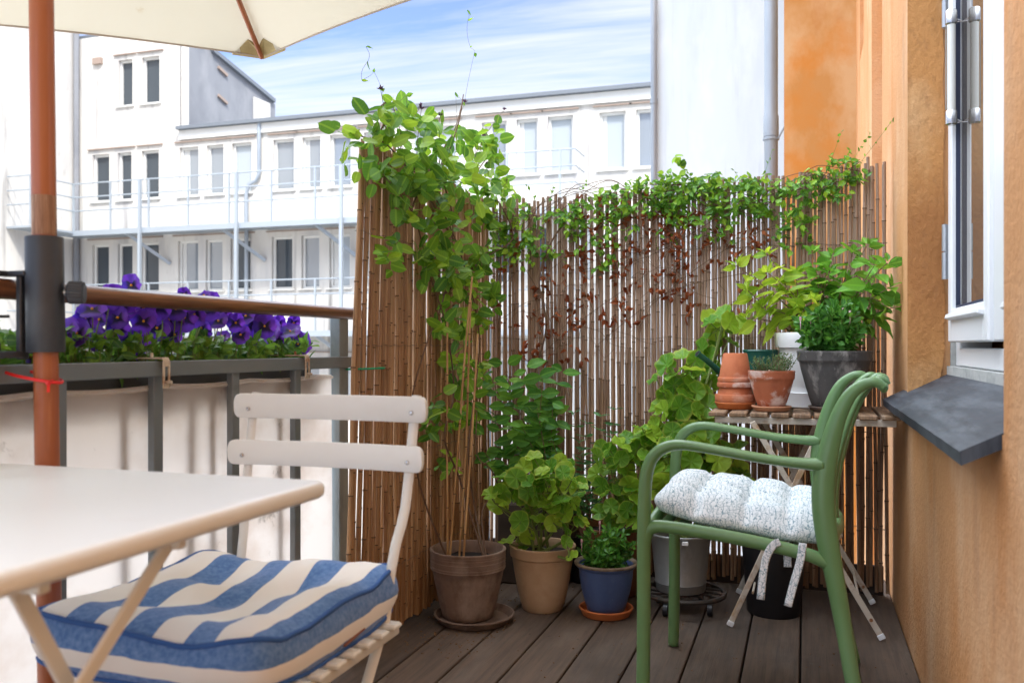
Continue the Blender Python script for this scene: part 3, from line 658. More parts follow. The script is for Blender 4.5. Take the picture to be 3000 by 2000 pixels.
# ================================================================== WHITE FOLDING CHAIR
m_sl = mat('white_painted_slat', (.76, .785, .76), .4, layers=[((.68, .69, .65), 8, (1, 1, 1), .55, .8, .6)])
ch = thing('folding_chair', (-.93, 1.35, 0), 'cream white folding bistro chair with two back slats standing behind the table', 'chair')
def slat(zc, yc, x0, x1, h):
    b = MB(); nx = 34; cols = []
    for i in range(nx+1):
        t = [0, .003, .008, .015, .03][i] if i < 5 else (1-[0, .003, .008, .015, .03][nx-i] if i > nx-5 else .03+.94*(i-4)/(nx-8)); x = x0+(x1-x0)*t; e = min(t, 1-t)*(x1-x0); hh = h/2-(0 if e > .013 else .013-sqrt(max(0, .013**2-(.013-e)**2)))
        bow = .018*(1-(2*t-1)**2); y = yc+bow
        cols.append([(x, y-.005, zc-hh+.003), (x, y-.006, zc+hh-.004), (x, y-.003, zc+hh), (x, y+.003, zc+hh), (x, y+.006, zc+hh-.004), (x, y+.006, zc-hh+.004), (x, y+.003, zc-hh), (x, y-.003, zc-hh)])
    vs = [p for c in cols for p in c]; fs = [(i*8+j, i*8+(j+1) % 8, i*8+8+(j+1) % 8, i*8+8+j) for i in range(nx) for j in range(8)]+[tuple(range(8)), tuple(nx*8+j for j in reversed(range(8)))]
    b.add(vs, fs); return b
s1L, s1R = PY(697, 1190, 1.575), PY(1256, 1190, 1.575)
s2L, s2R = PY(677, 1330, 1.555), PY(1243, 1330, 1.555)
rv = []
for zc, yc, l, r_ in (((s1L.z+s1R.z)/2-.002, 1.566, s1L, s1R), ((s2L.z+s2R.z)/2-.002, 1.548, s2L, s2R)):
    sb = slat(zc, yc, l.x, r_.x, .050).build('back_slat', m_sl, ch, smooth=50)
    for x in (l.x+.032, r_.x-.032):
        b = MB(); b.lathe((0, 0, 0), [(.0, .004), (.003, .0035), (.0045, .0015), (.0048, 0)], 12); bw = .018*(1-(2*((x-l.x)/(r_.x-l.x))-1)**2)
        b.v = [V((x+p.x, yc+bw-.006-p.z, zc-.006+p.y)) for p in b.v]; b.build('rivet', m_chr, sb, smooth=True)
xr_, xl_ = s1R.x-.033, s1L.x+.033
def upright(x, sgn):
    pts = [(x, 1.592, .852), (x, 1.578, .80), (x-.002*sgn, 1.560, .70), (x-.004*sgn, 1.548, .64), (x-.008*sgn, 1.540, .61), (x-.014*sgn, 1.528, .575), (x-.018*sgn, 1.512, .52), (x-.018*sgn, 1.49, .44), (x-.018*sgn, 1.41, .34), (x-.018*sgn, 1.25, .16), (x-.018*sgn, 1.10, .006)]
    b = MB(); b.tube(pts, [(.0055, .0105)]*len(pts), 8, ref=(0, 1, 0)); return b
for x, sg in ((xr_, 1), (xl_, -1)):
    upright(x, sg).build('side_upright', m_wl, ch, smooth=True)
    b = MB(); b.bar((x-.03*sg, 1.12, .432), (x-.03*sg, 1.60, .008), .018, .007, up=(1, 0, 0)); b.build('rear_leg', m_wl, ch)
    b = MB(); b.rbox((x-.008*sg, 1.31, .418), (.012, .42, .020), .003); b.build('seat_rail', m_wl, ch)
for k in range(8):
    b = MB(); b.rbox(((xr_+xl_)/2, 1.125+k*.052, .433), (xr_-xl_+.022, .030, .010), .003); b.build('seat_slat', m_sl, ch)
for y, z in ((1.50, .10), (1.18, .10)):
    b = MB(); b.tube([(xl_, y, z), (xr_, y, z)], .006, 8); b.build('cross_rod', m_wl, ch, smooth=True)

# ================================================================== CUSHIONS
def cushion(cx, cy, z0, wx, wy, th, tufts, n=64, rz=0, dome=.2, edge=.25, tdep=.85, tr=.055, pinch=.02, wav=0, slope=0, seed=0, corner=0, crease=None):
    """returns (mesh builder, outline of the top seam)."""
    def prof(u, v):
        e = min(1-abs(u), 1-abs(v)); return e
    mb = MB(); vs = []; uvs = []
    def outline(a):
        # rounded square outline with slight pinches between the tufts
        c_, s_ = cos(a), sin(a); m_ = (abs(c_)**9+abs(s_)**9)**(1/9); return c_/m_, s_/m_
    na = 4*n//2; nr = 22; seam = []
    def top(x, y, e):
        z = th*(1-edge*(1-min(1, e/.32))**2.2)
        for tx, ty in tufts:
            d2 = ((x-tx)**2+(y-ty)**2)/(tr*tr); z -= tdep*th*.55*math.exp(-sqrt(d2+.15)*1.35)
        if crease:
            for q_ in crease[0]: z -= th*crease[2]*math.exp(-((x-q_)/.013)**2)
            for q_ in crease[1]: z -= th*crease[2]*math.exp(-((y-q_)/.013)**2)
        z += th*.18*mnoise.noise(V((x*7+seed, y*7, 3)))+th*.03*mnoise.noise(V((x*26+seed, y*26, 7)))
        return z
    lay = []
    for side in (1, 0):
        ro = []
        for i in range(nr+1):
            t = i/nr; row = []
            for j in range(na):
                a = 2*pi*j/na; ox, oy = outline(a); x, y = ox*t*wx/2, oy*t*wy/2; e = 1-t
                wv = 1-pinch*(.5+.5*cos(a*wav)) if wav else 1
                x *= wv if t > .6 else 1; y *= wv if t > .6 else 1
                z = top(x, y, e) if side else 0
                if corner: z += corner*max(0, abs(ox*oy)*t*t-.45)
                row.append((x, y, z))
            ro.append(row)
        lay.append(ro)
    def W(p): 
        q = Matrix.Rotation(rz, 3, 'Z')@V(p); return V((cx, cy, z0))+q+V((0, 0, slope*p[0]))
    topr, botr = lay
    ring = topr+[]
    # side wall: bulging between top seam and bottom seam
    side_rows = []
    for k in range(1, 6):
        t = k/6; row = []
        for j in range(na):
            x, y, z = topr[-1][j]; bz = botr[-1][j][2]
            bul = 1+.045*sin(pi*t)*(1+.6*mnoise.noise(V((x*14, y*14, 9))))
            row.append((x*bul, y*bul, z+(bz-z)*t))
        side_rows.append(row)
    rows = topr+side_rows+botr[::-1]
    for i, row in enumerate(rows):
        for p in row: vs.append(W(p)); uvs.append((p[0]/wx+.5, p[1]/wy+.5))
    fs = []; mi = []
    for i in range(len(rows)-1):
        for j in range(na): fs.append((i*na+j, i*na+(j+1) % na, (i+1)*na+(j+1) % na, (i+1)*na+j)); mi.append(0 if i < nr else (1 if i < nr+6 else 0))
    mb.v = vs; mb.uv = uvs; mb.f = fs; mb.mi = mi
    return mb, [W(p) for p in topr[-1]], [W(p) for p in botr[-1]]
def mval(N, op, a, b=None):
    q = N.new('ShaderNodeMath'); q.operation = op
    for i, z_ in enumerate((a, b)):
        if z_ is None: continue
        if hasattr(z_, 'is_linked'): N.id_data.links.new(z_, q.inputs[i])
        else: q.inputs[i].default_value = z_
    return q.outputs[0]
BLU, WHT = (.055, .155, .42), (.84, .835, .81)
m_st, N, L, bs = newmat('striped_cotton'); uv = N.new('ShaderNodeUVMap'); s_ = N.new('ShaderNodeSeparateXYZ'); L.new(uv.outputs[0], s_.inputs[0])
xw = mval(N, 'ADD', s_.outputs[0], mval(N, 'MULTIPLY', mval(N, 'SUBTRACT', tnoise(N, L, 4, (1, 1, 1), 1), .5), .04))
sn_ = mval(N, 'COSINE', mval(N, 'MULTIPLY', xw, 2*pi*4.0)); f = ramp(N, L, sn_, .02, .07)
bl = mixn(N, L, ramp(N, L, tnoise(N, L, 120, (1, 1, 1), 3), .35, .7), (.055, .165, .44), (.13, .27, .56))
L.new(mixn(N, L, f, WHT, bl), bs.inputs['Base Color']); bs.inputs['Roughness'].default_value = .9; bs.inputs['Sheen Weight'].default_value = .2; bumpn(N, L, bs, tnoise(N, L, 500, (1, 1, 1), 2), .3, .001)
m_sd, N, L, bs = newmat('striped_cotton_side'); t = N.new('ShaderNodeTexCoord'); s_ = N.new('ShaderNodeSeparateXYZ'); L.new(t.outputs['Object'], s_.inputs[0])
zz_ = mval(N, 'ADD', s_.outputs[2], mval(N, 'MULTIPLY', mval(N, 'SUBTRACT', tnoise(N, L, 12, (1, 1, 1), 2), .5), .012))
f = mval(N, 'SUBTRACT', ramp(N, L, zz_, .0125, .014), ramp(N, L, zz_, .040, .0415)); bl = mixn(N, L, ramp(N, L, tnoise(N, L, 120, (1, 1, 1), 3), .35, .7), (.065, .18, .47), (.16, .30, .60))
L.new(mixn(N, L, f, bl, WHT), bs.inputs['Base Color']); bs.inputs['Roughness'].default_value = .9; bs.inputs['Sheen Weight'].default_value = .2; bumpn(N, L, bs, tnoise(N, L, 500, (1, 1, 1), 2), .3, .001)
m_pip = mat('blue_piping', (.03, .11, .36), .85)
cx_, cy_, cz_ = -.955, 1.325, .441
cu = thing('striped_cushion', (cx_, cy_, cz_), 'blue and white striped padded cushion on the folding bistro chair', 'cushion')
tf = [(-.09, -.10), (.09, -.10), (-.09, .08), (.09, .08), (0, -.01)]
mb_, s1, s2 = cushion(cx_-.004, cy_, cz_-.002, .445, .46, .102, tf, n=80, edge=.26, tdep=.95, tr=.062, corner=.03, seed=4)
mb_.build('padding', [m_st, m_sd], cu, smooth='all')
b = MB(); b.tube(s1, .0042, 8, closed=True); b.tube(s2, .0042, 8, closed=True); b.build('piping', m_pip, cu, smooth='all')
b = MB(); p = V((cx_+.222, cy_+.03, cz_+.012)); b.bar(p+V((0, -.035, -.004)), p+V((0, .035, .004)), .004, .012, up=(1, 0, 0)); b.build('leather_tag', mat('brown_leather', (.20, .07, .04), .5), cu)

# ================================================================== REED SCREENS
def canemat(name, a, b_, c_, grey):
    m, N, L, bs = newmat(name); g = island(N)
    cr_ = N.new('ShaderNodeValToRGB'); e = cr_.color_ramp.elements; e[0].color = c4(a); e[1].color = c4(c_); x = e.new(.5); x.color = c4(b_); L.new(g, cr_.inputs[0])
    st = ramp(N, L, tnoise(N, L, 26, (2.5, 2.5, .16), 7, .65), .42, .66)
    cur = mixn(N, L, mval(N, 'MULTIPLY', st, .55), cr_.outputs[0], [q*.38 for q in a])
    # weathering: upper, exposed part of the canes silvered by rain and sun
    t = N.new('ShaderNodeTexCoord'); s_ = N.new('ShaderNodeSeparateXYZ'); L.new(t.outputs['Object'], s_.inputs[0])
    hgt = mval(N, 'ADD', s_.outputs[2], mval(N, 'MULTIPLY', mval(N, 'SUBTRACT', tnoise(N, L, 3, (1, 1, .5), 4), .5), .5))
    wf_ = mval(N, 'MULTIPLY', ramp(N, L, hgt, .35, 1.25), grey); cur = mixn(N, L, wf_, cur, (.31, .225, .170))
    spk = ramp(N, L, tnoise(N, L, 60, (1, 1, .4), 3), .66, .76); cur = mixn(N, L, mval(N, 'MULTIPLY', spk, .6), cur, (.05, .03, .02))
    L.new(cur, bs.inputs['Base Color']); bs.inputs['Roughness'].default_value = .5; bs.inputs['Specular IOR Level'].default_value = .35
    bumpn(N, L, bs, tnoise(N, L, 60, (3, 3, .2), 4), .3, .002); return m
m_c1 = canemat('honey_cane', (.29, .145, .062), (.40, .22, .105), (.56, .36, .20), .25)
m_c2 = canemat('weathered_cane', (.20, .105, .052), (.28, .155, .085), (.40, .25, .15), .75)
m_nd = mat('cane_node', (.10, .055, .03), .7)
m_wire = mat('binding_wire', (.16, .12, .09), .6, .3)
def cane(b, base, top, r):
    base, top = V(base), V(top); L_ = (top-base).length; d = (top-base)/L_
    zs = [0]; z = U(.05, .3)
    pts, rad = [base.copy()], [r]
    nodes = []
    while z < L_-.03: nodes.append(z); z += U(.13, .27)
    bend = V((U(-1, 1), U(-1, 1), 0))*.005; ph = U(0, 6)
    def at(q): return base+d*q+bend*sin(pi*q/L_)+V((sin(q*9+ph), cos(q*7+ph), 0))*.0012
    k = 0; segs = []
    for nd in nodes:
        segs += [(nd-.0065, r*U(.94, 1)), (nd-.0022, r*1.16), (nd+.0015, r*1.16), (nd+.0045, r*.93), ]
        r *= .992
    pts = [at(0)]+[at(q) for q, _ in segs]+[at(L_)]; rad = [r]+[q for _, q in segs]+[r*.96]
    n = 8; o = len(b.f); b.tube(pts, rad, n)
    for i in range(len(nodes)):
        for j in range(n): b.mi[o+(i*4+2)*n+j] = 1
# left screen (against the railing)
sl_ = thing('reed_screen', (XL, 3.0, 0), 'honey brown reed screen tied along the railing behind the climber', 'reed screen', 'reed screens round the balcony corner')
b = MB(); y = 2.365; LEAN = .0
yy = []
while y < 3.60: yy.append(y); y += U(.0118, .0152)*(1.6 if R() < .06 else 1)
for i, y in enumerate(yy):
    tpz = 1.585+.02*sin(y*5)+U(-.02, .015); ln = .075*max(0, 1-(y-2.365)/.5)+U(-.006, .006)
    cane(b, (XL+U(-.004, .004), y-ln*.15, U(.004, .02)), (XL+U(-.006, .006), y+ln*1.15, tpz), U(.0058, .0082))
b.build('cane_panel', [m_c1, m_nd], sl_, smooth=50)
for z in (.22, .58, .95, 1.30):
    for s_ in (-1, 1):
        b = MB(); b.tube([(XL+s_*.0088+.002*sin(q*3), 2.42+q*.02, z+.003*sin(q*1.7)) for q in range(60)], .0009, 4); b.build('binding_wire', m_wire, sl_)
# back screen
sk = thing('reed_screen', (-.5, YF, 0), 'weathered greyish reed screen across the end of the balcony under the ivy like climber', 'reed screen', 'reed screens round the balcony corner')
b = MB(); x = XL+.012
while x < .292:
    t = (x-XL)/1.6; tpz = 1.555+.075*t+U(-.022, .02)+(.02 if t > .9 else 0); ln = U(-.008, .008)
    gap = 1.0
    cane(b, (x+ln, YF+U(-.004, .004), U(.012, .04)), (x-ln, YF+U(-.006, .006), tpz), U(.0060, .0080)); x += U(.0114, .0138)*gap*(1.25 if R() < .06 else 1)
b.build('cane_panel', [m_c2, m_nd], sk, smooth=50)
for z in (.26, .62, .98, 1.34):
    for s_ in (-1, 1):
        b = MB(); b.tube([(XL+.01+q*.02, YF+s_*.0082+.002*sin(q*3), z+.004*sin(q*.7)) for q in range(80)], .0009, 4); b.build('binding_wire', m_wire, sk)
# end rail and posts carrying the back screen
m_dkb = mat('dark_board', (.045, .03, .022), .85)
er = thing('end_railing', (-.5, YF+.03, 0), 'grey steel end rail hidden behind the weathered reed screen', 'railing')
b = MB(); b.rbox((XL-.026, 3.0, .058), (.014, 1.25, .112), .002); b.build('light_stop_board', m_dkb, er)  # dark boards added low behind both screens to block light at their foot
b = MB(); b.rbox((-.51, YF+.024, .058), (1.59, .014, .112), .002); b.build('light_stop_board', m_dkb, er)
for x in (-1.31, -.5):
    b = MB(); b.rbox((x, YF+.045, .54), (.024, .024, 1.08), .002); b.build('post', m_grey, er)

# ================================================================== POTS
def potmat(name, base, l2, l3=None, rough=.8, sc=14):
    ly = [(l2, sc, (1, 1, .8), .45, .68)]
    if l3: ly.append((l3, sc*.5, (1, 1, .6), .52, .72, .85))
    return mat(name, base, rough, layers=ly, bump=(60, (1, 1, 3), .2, .002))
def pot_prof(rt, rb, h, rim, rimo=.005, th=.008, lip=.003, belly=0):
    """outer profile bottom to top, then inside down to the soil"""
    p = [(.001, .002), (rb-.004, 0), (rb, .003)]
    n = 8
    for i in range(1, n+1):
        t = i/n; z = .003+(h-rim-.003)*t; r = rb+(rt-rimo-rb)*t**(.85)+belly*sin(pi*t)
        p.append((r, z))
    p += [(rt-.001, h-rim+.004), (rt, h-rim+.008), (rt+lip*.3, h-.008), (rt+lip, h-.004), (rt+lip*.6, h), (rt-th*.6, h), (rt-th, h-.004), (rt-th-.002, h-rim*.5), (rt-th-.008, h-rim-.02), (rb-th, .02), (.001, .018)]
    return p
def add_pot(root, loc, prof, m, soil_z=None, soil_r=None, name='pot', ridges=None):
    b = MB(); b.lathe(loc, prof, 44, wob=.008)
    pt_ = b.build(name, m, root, smooth=45)
    if soil_z:
        b = MB(); vs = [V(loc)+V((0, 0, soil_z))]; rings = 7; n = 28; fs = []
        for i in range(1, rings+1):
            for j in range(n):
                a = 2*pi*j/n; r = soil_r*i/rings; q = V(loc)+V((r*cos(a), r*sin(a), soil_z)); q.z += .006*mnoise.noise(q*55); vs.append(q)
        fs += [(0, 1+j, 1+(j+1) % n) for j in range(n)]
        fs += [(1+i*n+j, 1+(i+1)*n+j, 1+(i+1)*n+(j+1) % n, 1+i*n+(j+1) % n) for i in range(rings-1) for j in range(n)]
        b.add(vs, fs); b.build('soil', m_soil, root, smooth=True)
    return pt_
def saucer(loc, r, h, m, label, cat='saucer'):
    b = MB(); b.lathe(loc, [(.001, 0), (r*.80, 0), (r*.86, .003), (r*.97, h*.8), (r, h-.003), (r-.001, h), (r-.007, h), (r-.009, h-.004), (r*.84, .009), (.001, .008)], 44, wob=.006)
    o = b.build('plant_saucer', m, None, smooth=45, org=tuple(loc)); return tag(o, label, cat, 'saucers under the flower pots')
m_taupe = mat('taupe_clay', (.22, .145, .108), .85, layers=[((.13, .08, .055), 9, (1, 1, .7), .46, .64), ((.34, .26, .21), 7, (1, 1, .6), .50, .66, .8), ((.10, .06, .045), 40, (1, 1, .4), .62, .72, .5)], bump=(60, (1, 1, 3), .3, .002))
m_taupe2 = mat('taupe_saucer_clay', (.20, .135, .10), .8, layers=[((.12, .08, .06), 20, (1, 1, 1), .45, .7), ((.3, .24, .19), 30, (1, 1, 1), .6, .8)])
m_beige = potmat('beige_clay', (.46, .31, .185), (.40, .255, .145), (.52, .38, .25))
m_blue = mat('blue_glaze', (.075, .125, .285), .30, layers=[((.05, .085, .20), 9, (1, 1, .6), .45, .7), ((.14, .20, .36), 60, (1, 1, 1), .62, .75, .6)], bump=(70, (1, 1, 1), .15, .002))
m_terra = mat('terracotta', (.50, .155, .065), .85, layers=[((.40, .11, .045), 16, (1, 1, .7), .45, .65), ((.66, .44, .34), 8, (1, 1, 1.6), .54, .70, .7)], bump=(60, (1, 1, 2), .25, .002))
m_terra_w = mat('limed_terracotta', (.46, .135, .06), .85, layers=[((.32, .085, .04), 16, (1, 1, .7), .5, .7), ((.72, .58, .52), 13, (1, 1, 1.3), .50, .62, .85)], bump=(60, (1, 1, 1), .2, .002))
m_orange = mat('new_terracotta', (.62, .19, .055), .7, layers=[((.5, .14, .04), 15, (1, 1, 1), .45, .7)])
m_gpot = mat('grey_weathered_clay', (.085, .080, .078), .85, layers=[((.05, .047, .046), 12, (1, 1, .5), .42, .65), ((.34, .32, .30), 13, (1, 1, .5), .52, .64, .7), ((.45, .43, .41), 30, (1, 1, .6), .62, .7, .6)], bump=(50, (1, 1, 1), .3, .002))
m_wpot = mat('white_plastic', (.80, .81, .82), .35, layers=[((.66, .67, .68), 6, (1, 1, .5), .55, .8, .5)])
m_zb = mat('zinc_bucket', (.33, .34, .34), .42, .45, layers=[((.22, .22, .21), 7, (1, 1, .4), .4, .7), ((.46, .46, .45), 12, (1, 1, .5), .6, .8, .6)])
m_bp = mat('black_plastic', (.012, .012, .014), .45)
m_stem = mat('green_stem', (.16, .22, .05), .6); m_wood = mat('woody_stem', (.20, .13, .075), .8, layers=[((.34, .26, .18), 60, (1, 1, 1), .5, .7)])
m_cane3 = mat('bamboo_stick', (.50, .30, .13), .5, layers=[((.34, .18, .07), 30, (1, 1, .2), .45, .65)])

# ------------------------------------------------------------------ leaves
def frame(d, n):
    d = V(d).normalized(); n = V(n); s = d.cross(n)
    s = s.normalized() if s.length > 1e-4 else d.orthogonal().normalized()
    return d, s, s.cross(d)
def leaf(b, p, d, n, L_, W_, shape='oval', fold=.18, curl=.15, mi=0, cup=0):
    d, s, n = frame(d, n)
    if shape == 'oval': prof = ((0, .10), (.16, .66), (.40, 1), (.66, .88), (.86, .5), (1, .03))
    elif shape == 'point': prof = ((0, .06), (.14, .62), (.36, 1), (.60, .80), (.82, .36), (1, .01))
    elif shape == 'lance': prof = ((0, .10), (.2, .62), (.45, 1), (.7, .72), (.88, .34), (1, .01))
    elif shape == 'spoon': prof = ((0, .18), (.3, .34), (.58, .92), (.78, 1), (.92, .62), (1, .1))
    else: prof = ((0, .35), (.12, .86), (.35, 1), (.62, .93), (.85, .58), (1, .04))
    vs = []; uvs = []
    tw = U(-.25, .25)
    for t, w_ in prof:
        hw = w_*W_/2; dn = -curl*L_*t*t; sh = U(-.02, .02)*L_
        for k in (-1, -.5, 0, .5, 1):
            h = (abs(k)*fold*W_-cup*W_*k*k+tw*k*W_*.2*t)+dn+(U(-.015, .015)*L_ if abs(k) == 1 else 0)
            vs.append(V(p)+d*(L_*t*(1-.06*abs(k)))+s*(hw*k)+n*h); uvs.append((k*w_*.5+0., t))
    fs = [(i*5+j, i*5+j+1, (i+1)*5+j+1, (i+1)*5+j) for i in range(len(prof)-1) for j in range(4)]
    b.add(vs, fs, mi, uvs)
def gleaf(b, p, n, R_, d=None, mi=0):
    """round scalloped pelargonium leaf, p = centre, n = normal"""
    n = V(n).normalized(); d = V(d) if d else V((U(-1, 1), U(-1, 1), U(-1, 1))); d, s, n = frame(d-n*d.dot(n), n)
    m_ = 28; ph = U(0, 6); vs = [V(p)-n*R_*.06]; uvs = [(0, 0)]
    depth = U(.05, .22)
    for k, rr in enumerate((.35, .7, 1.0)):
        for j in range(m_):
            a = -pi+2*pi*(j+.5)/m_; ed = 1
            if k == 2: ed = 1+.06*cos(7*a)+.035*cos(21*a)+U(-.02, .02)
            cut = 1-.72*max(0, 1-abs(abs(a)-pi)/.32)*(.4+.6*rr)
            r = R_*rr*ed*cut
            h = depth*R_*rr*rr+.085*R_*rr*cos(7*a+.3)+.13*R_*rr*sin(2*a+ph)*rr+.05*R_*rr*rr*sin(5*a+2*ph)
            vs.append(V(p)+d*(r*cos(a))+s*(r*sin(a))+n*h); uvs.append((rr*cos(a), rr*sin(a)))
    fs = [(0, 1+j, 1+(j+1) % m_) for j in range(m_) if j != m_-1]
    fs += [(1+k*m_+j, 1+(k+1)*m_+j, 1+(k+1)*m_+(j+1) % m_, 1+k*m_+(j+1) % m_) for k in range(2) for j in range(m_-1)]
    b.add(vs, fs, mi, uvs)
def rdir(bias=(0, 0, 0), k=1):
    while True:
        q = V((U(-1, 1), U(-1, 1), U(-1, 1)))
        if .05 < q.length < 1: return (q.normalized()*k+V(bias)).normalized()
def curve(a, b_, sag=0, side=0, n=7):
    a, b_ = V(a), V(b_); d = b_-a; s = V((-d.y, d.x, 0))
    s = s.normalized() if s.length > 1e-5 else V((1, 0, 0))
    return [a.lerp(b_, i/(n-1))+V((0, 0, sag*sin(pi*i/(n-1))))+s*side*sin(pi*i/(n-1)) for i in range(n)]
def smooth(pts, k=4):
    pts = [V(p) for p in pts]; out = []
    for i in range(len(pts)-1):
        p0, p1, p2, p3 = pts[max(i-1, 0)], pts[i], pts[i+1], pts[min(i+2, len(pts)-1)]
        for j in range(k):
            t = j/k; out.append(.5*((2*p1)+(p2-p0)*t+(2*p0-5*p1+4*p2-p3)*t*t+(3*p1-p0-3*p2+p3)*t**3))
    return out+[pts[-1]]
TOCAM = V((.1, -1, .25))

# greens
g_honey = leafmat('honeysuckle_leaf', (.048, .165, .022), (.115, .29, .025), (.27, .45, .035), .36)
g_ivy = leafmat('small_climber_leaf', (.042, .15, .022), (.115, .30, .028), (.28, .48, .035), .34)
g_ger = leafmat('geranium_leaf', (.085, .25, .022), (.16, .36, .032), (.32, .50, .04), .36, radial=True, yel=(.50, .54, .09))
g_gerd = leafmat('dark_geranium_leaf', (.05, .16, .022), (.095, .24, .03), (.18, .33, .035), .34, radial=True)
g_hyd = leafmat('hydrangea_leaf_light', (0.179, 0.358, 0.028), (0.291, 0.448, 0.039), (0.426, 0.560, 0.045), .42)
g_hyd2 = leafmat('hydrangea_leaf_dark', (0.072, 0.234, 0.029), (0.130, 0.351, 0.039), (0.221, 0.442, 0.046), .38)
g_sage = leafmat('blue_green_leaf', (0.047, 0.162, 0.061), (0.074, 0.216, 0.074), (0.121, 0.284, 0.081), .3)
g_daisy = leafmat('glossy_daisy_leaf', (0.033, 0.130, 0.023), (0.065, 0.221, 0.029), (0.130, 0.338, 0.039), .28, rough=.3)
g_thyme = leafmat('thyme_leaf', (0.060, 0.132, 0.054), (0.096, 0.180, 0.060), (0.156, 0.240, 0.072), .25, veins=False)
g_shrub = leafmat('shrub_leaf', (0.051, 0.187, 0.031), (0.093, 0.289, 0.037), (0.187, 0.425, 0.051), .34)
g_pan = leafmat('pansy_leaf', (0.046, 0.149, 0.029), (0.098, 0.253, 0.032), (0.196, 0.368, 0.040), .35)
g_dead = leafmat('withered_leaf', (.17, .045, .018), (.26, .075, .024), (.36, .12, .045), .25, veins=False, rough=.8)
m_vine = mat('brown_vine', (.13, .075, .045), .8); m_vine2 = mat('purple_green_vine', (.10, .085, .05), .6)
m_bud = mat('purple_bud', (.09, .035, .10), .7)

# ================================================================== POTTED PLANTS ON THE DECK
def jit(a, k): return V(a)+V((U(-k, k), U(-k, k), U(-k, k)))

# --- honeysuckle in the taupe pot
P1 = V((-1.112, 2.885, .012))
ho = thing('potted_honeysuckle', P1, 'tall honeysuckle climbing the reed corner from the big taupe clay pot with bamboo sticks', 'potted plant', 'potted plants on the balcony')
prof = pot_prof(.130, .088, .235, .072, .006, .010)
pt_ = add_pot(ho, P1, prof, m_taupe, .195, .112)
b = MB()
for z in (.172, .181, .200, .214, .222): b.lathe(P1, [(.1303, z-.0012), (.1316, z), (.1303, z+.0012)], 44)
b.build('rim_grooves', m_taupe, pt_, smooth=True)
saucer((P1.x+.028, P1.y-.012, 0), .140, .030, m_taupe2, 'wide taupe clay saucer under the pot with bamboo sticks')
for a_, t_ in (((-.065, -.03), (-.10, .05, 1.05)), ((-.055, -.035), (.0, .04, 1.18)), ((.005, -.06), (.015, .06, .98)), ((-.045, .03), (-.02, .08, 1.10))):
    b = MB(); p0 = P1+V((a_[0], a_[1], .17)); p1 = P1+V(t_); cane(b, p0, p1, .0042); b.build('bamboo_stick', [m_cane3, m_nd], ho, smooth=50)
vines = []
def Lp(px, py, off=.05): return PX(px, py, XL+off)
def Bp(px, py, off=.05): return PY(px, py, YF-off)
base = P1+V((.06, .0, .20))
vpaths = [
 [base, Lp(1395, 1480, .14), Lp(1375, 1330, .12), Lp(1390, 1180, .10), Lp(1400, 1000, .07), Lp(1380, 850, .05), Lp(1330, 700, .05), Lp(1260, 560, .05), Lp(1180, 440, .06), Lp(1120, 350, .06)],
 [base+V((-.01, .01, 0)), Lp(1350, 1400, .13), Lp(1300, 1280, .10), Lp(1330, 1150, .08), Lp(1300, 950, .06), Lp(1260, 800, .05), Lp(1210, 640, .05), Lp(1150, 540, .05), Lp(1090, 470, .06)],
 [base+V((-.12, -.03, 0)), Lp(1230, 1420, .06), Lp(1210, 1200, .05), Lp(1240, 1020, .05), Lp(1300, 860, .05), Lp(1330, 640, .05), Lp(1290, 480, .06), Lp(1330, 380, .06), Lp(1360, 300, .05)],
 [base, Lp(1420, 1500, .2), Lp(1455, 1440, .2), Lp(1440, 1380, .2), Lp(1400, 1330, .16), Lp(1400, 1200, .14)],
 [Lp(1330, 700), Lp(1250, 560), Lp(1180, 480), Lp(1120, 420), Lp(1060, 400, .04), Lp(1010, 380, .03)],
 [Lp(1300, 860), Lp(1420, 760), Bp(1500, 700), Bp(1480, 620), Bp(1440, 560), Lp(1400, 520), Lp(1440, 440)],
 [Lp(1200, 640), Lp(1230, 560), Lp(1300, 470), Lp(1340, 360), Lp(1362, 280, .05)],
 [Lp(1100, 430), Lp(1130, 360), Lp(1110, 320), Lp(1150, 300)],
]
b = MB()
for vp in vpaths:
    pts = smooth([jit(p, .008) for p in vp], 5); n = len(pts); b.tube(pts, [.0032*(1-.6*i/n)+.0006 for i in range(n)], 6)
    vines.append(pts)
b.build('stems', m_vine, ho, smooth=True)
b = MB()
def blob(n, cx, cy, rx, ry, fn, plane='L', depth=.10, o0=.03):
    k = 0
    while k < n:
        u, v = U(-1, 1), U(-1, 1)
        if u*u+v*v > 1: continue
        k += 1
        off = o0+depth*R()**1.3*(1-.5*(u*u+v*v))
        p = (Lp if plane == 'L' else Bp)(cx+u*rx, cy+v*ry, off); fn(p, u, v)
def hpair(b, p, scale=1, up=.35):
    n = (TOCAM+rdir(k=.75)+V((.3, 0, .5))).normalized(); d = rdir((0, 0, up), 1); d = (d-n*d.dot(n)).normalized()
    for s_ in (1, -1):
        L_ = U(.036, .068)*scale; leaf(b, p+d*s_*.004, d*s_+n*.15, n+rdir(k=.45), L_, L_*U(.60, .78), 'round', U(.02, .14), U(-.1, .35))
def hf(sc=1): return lambda p, u, v: hpair(b, p, sc)
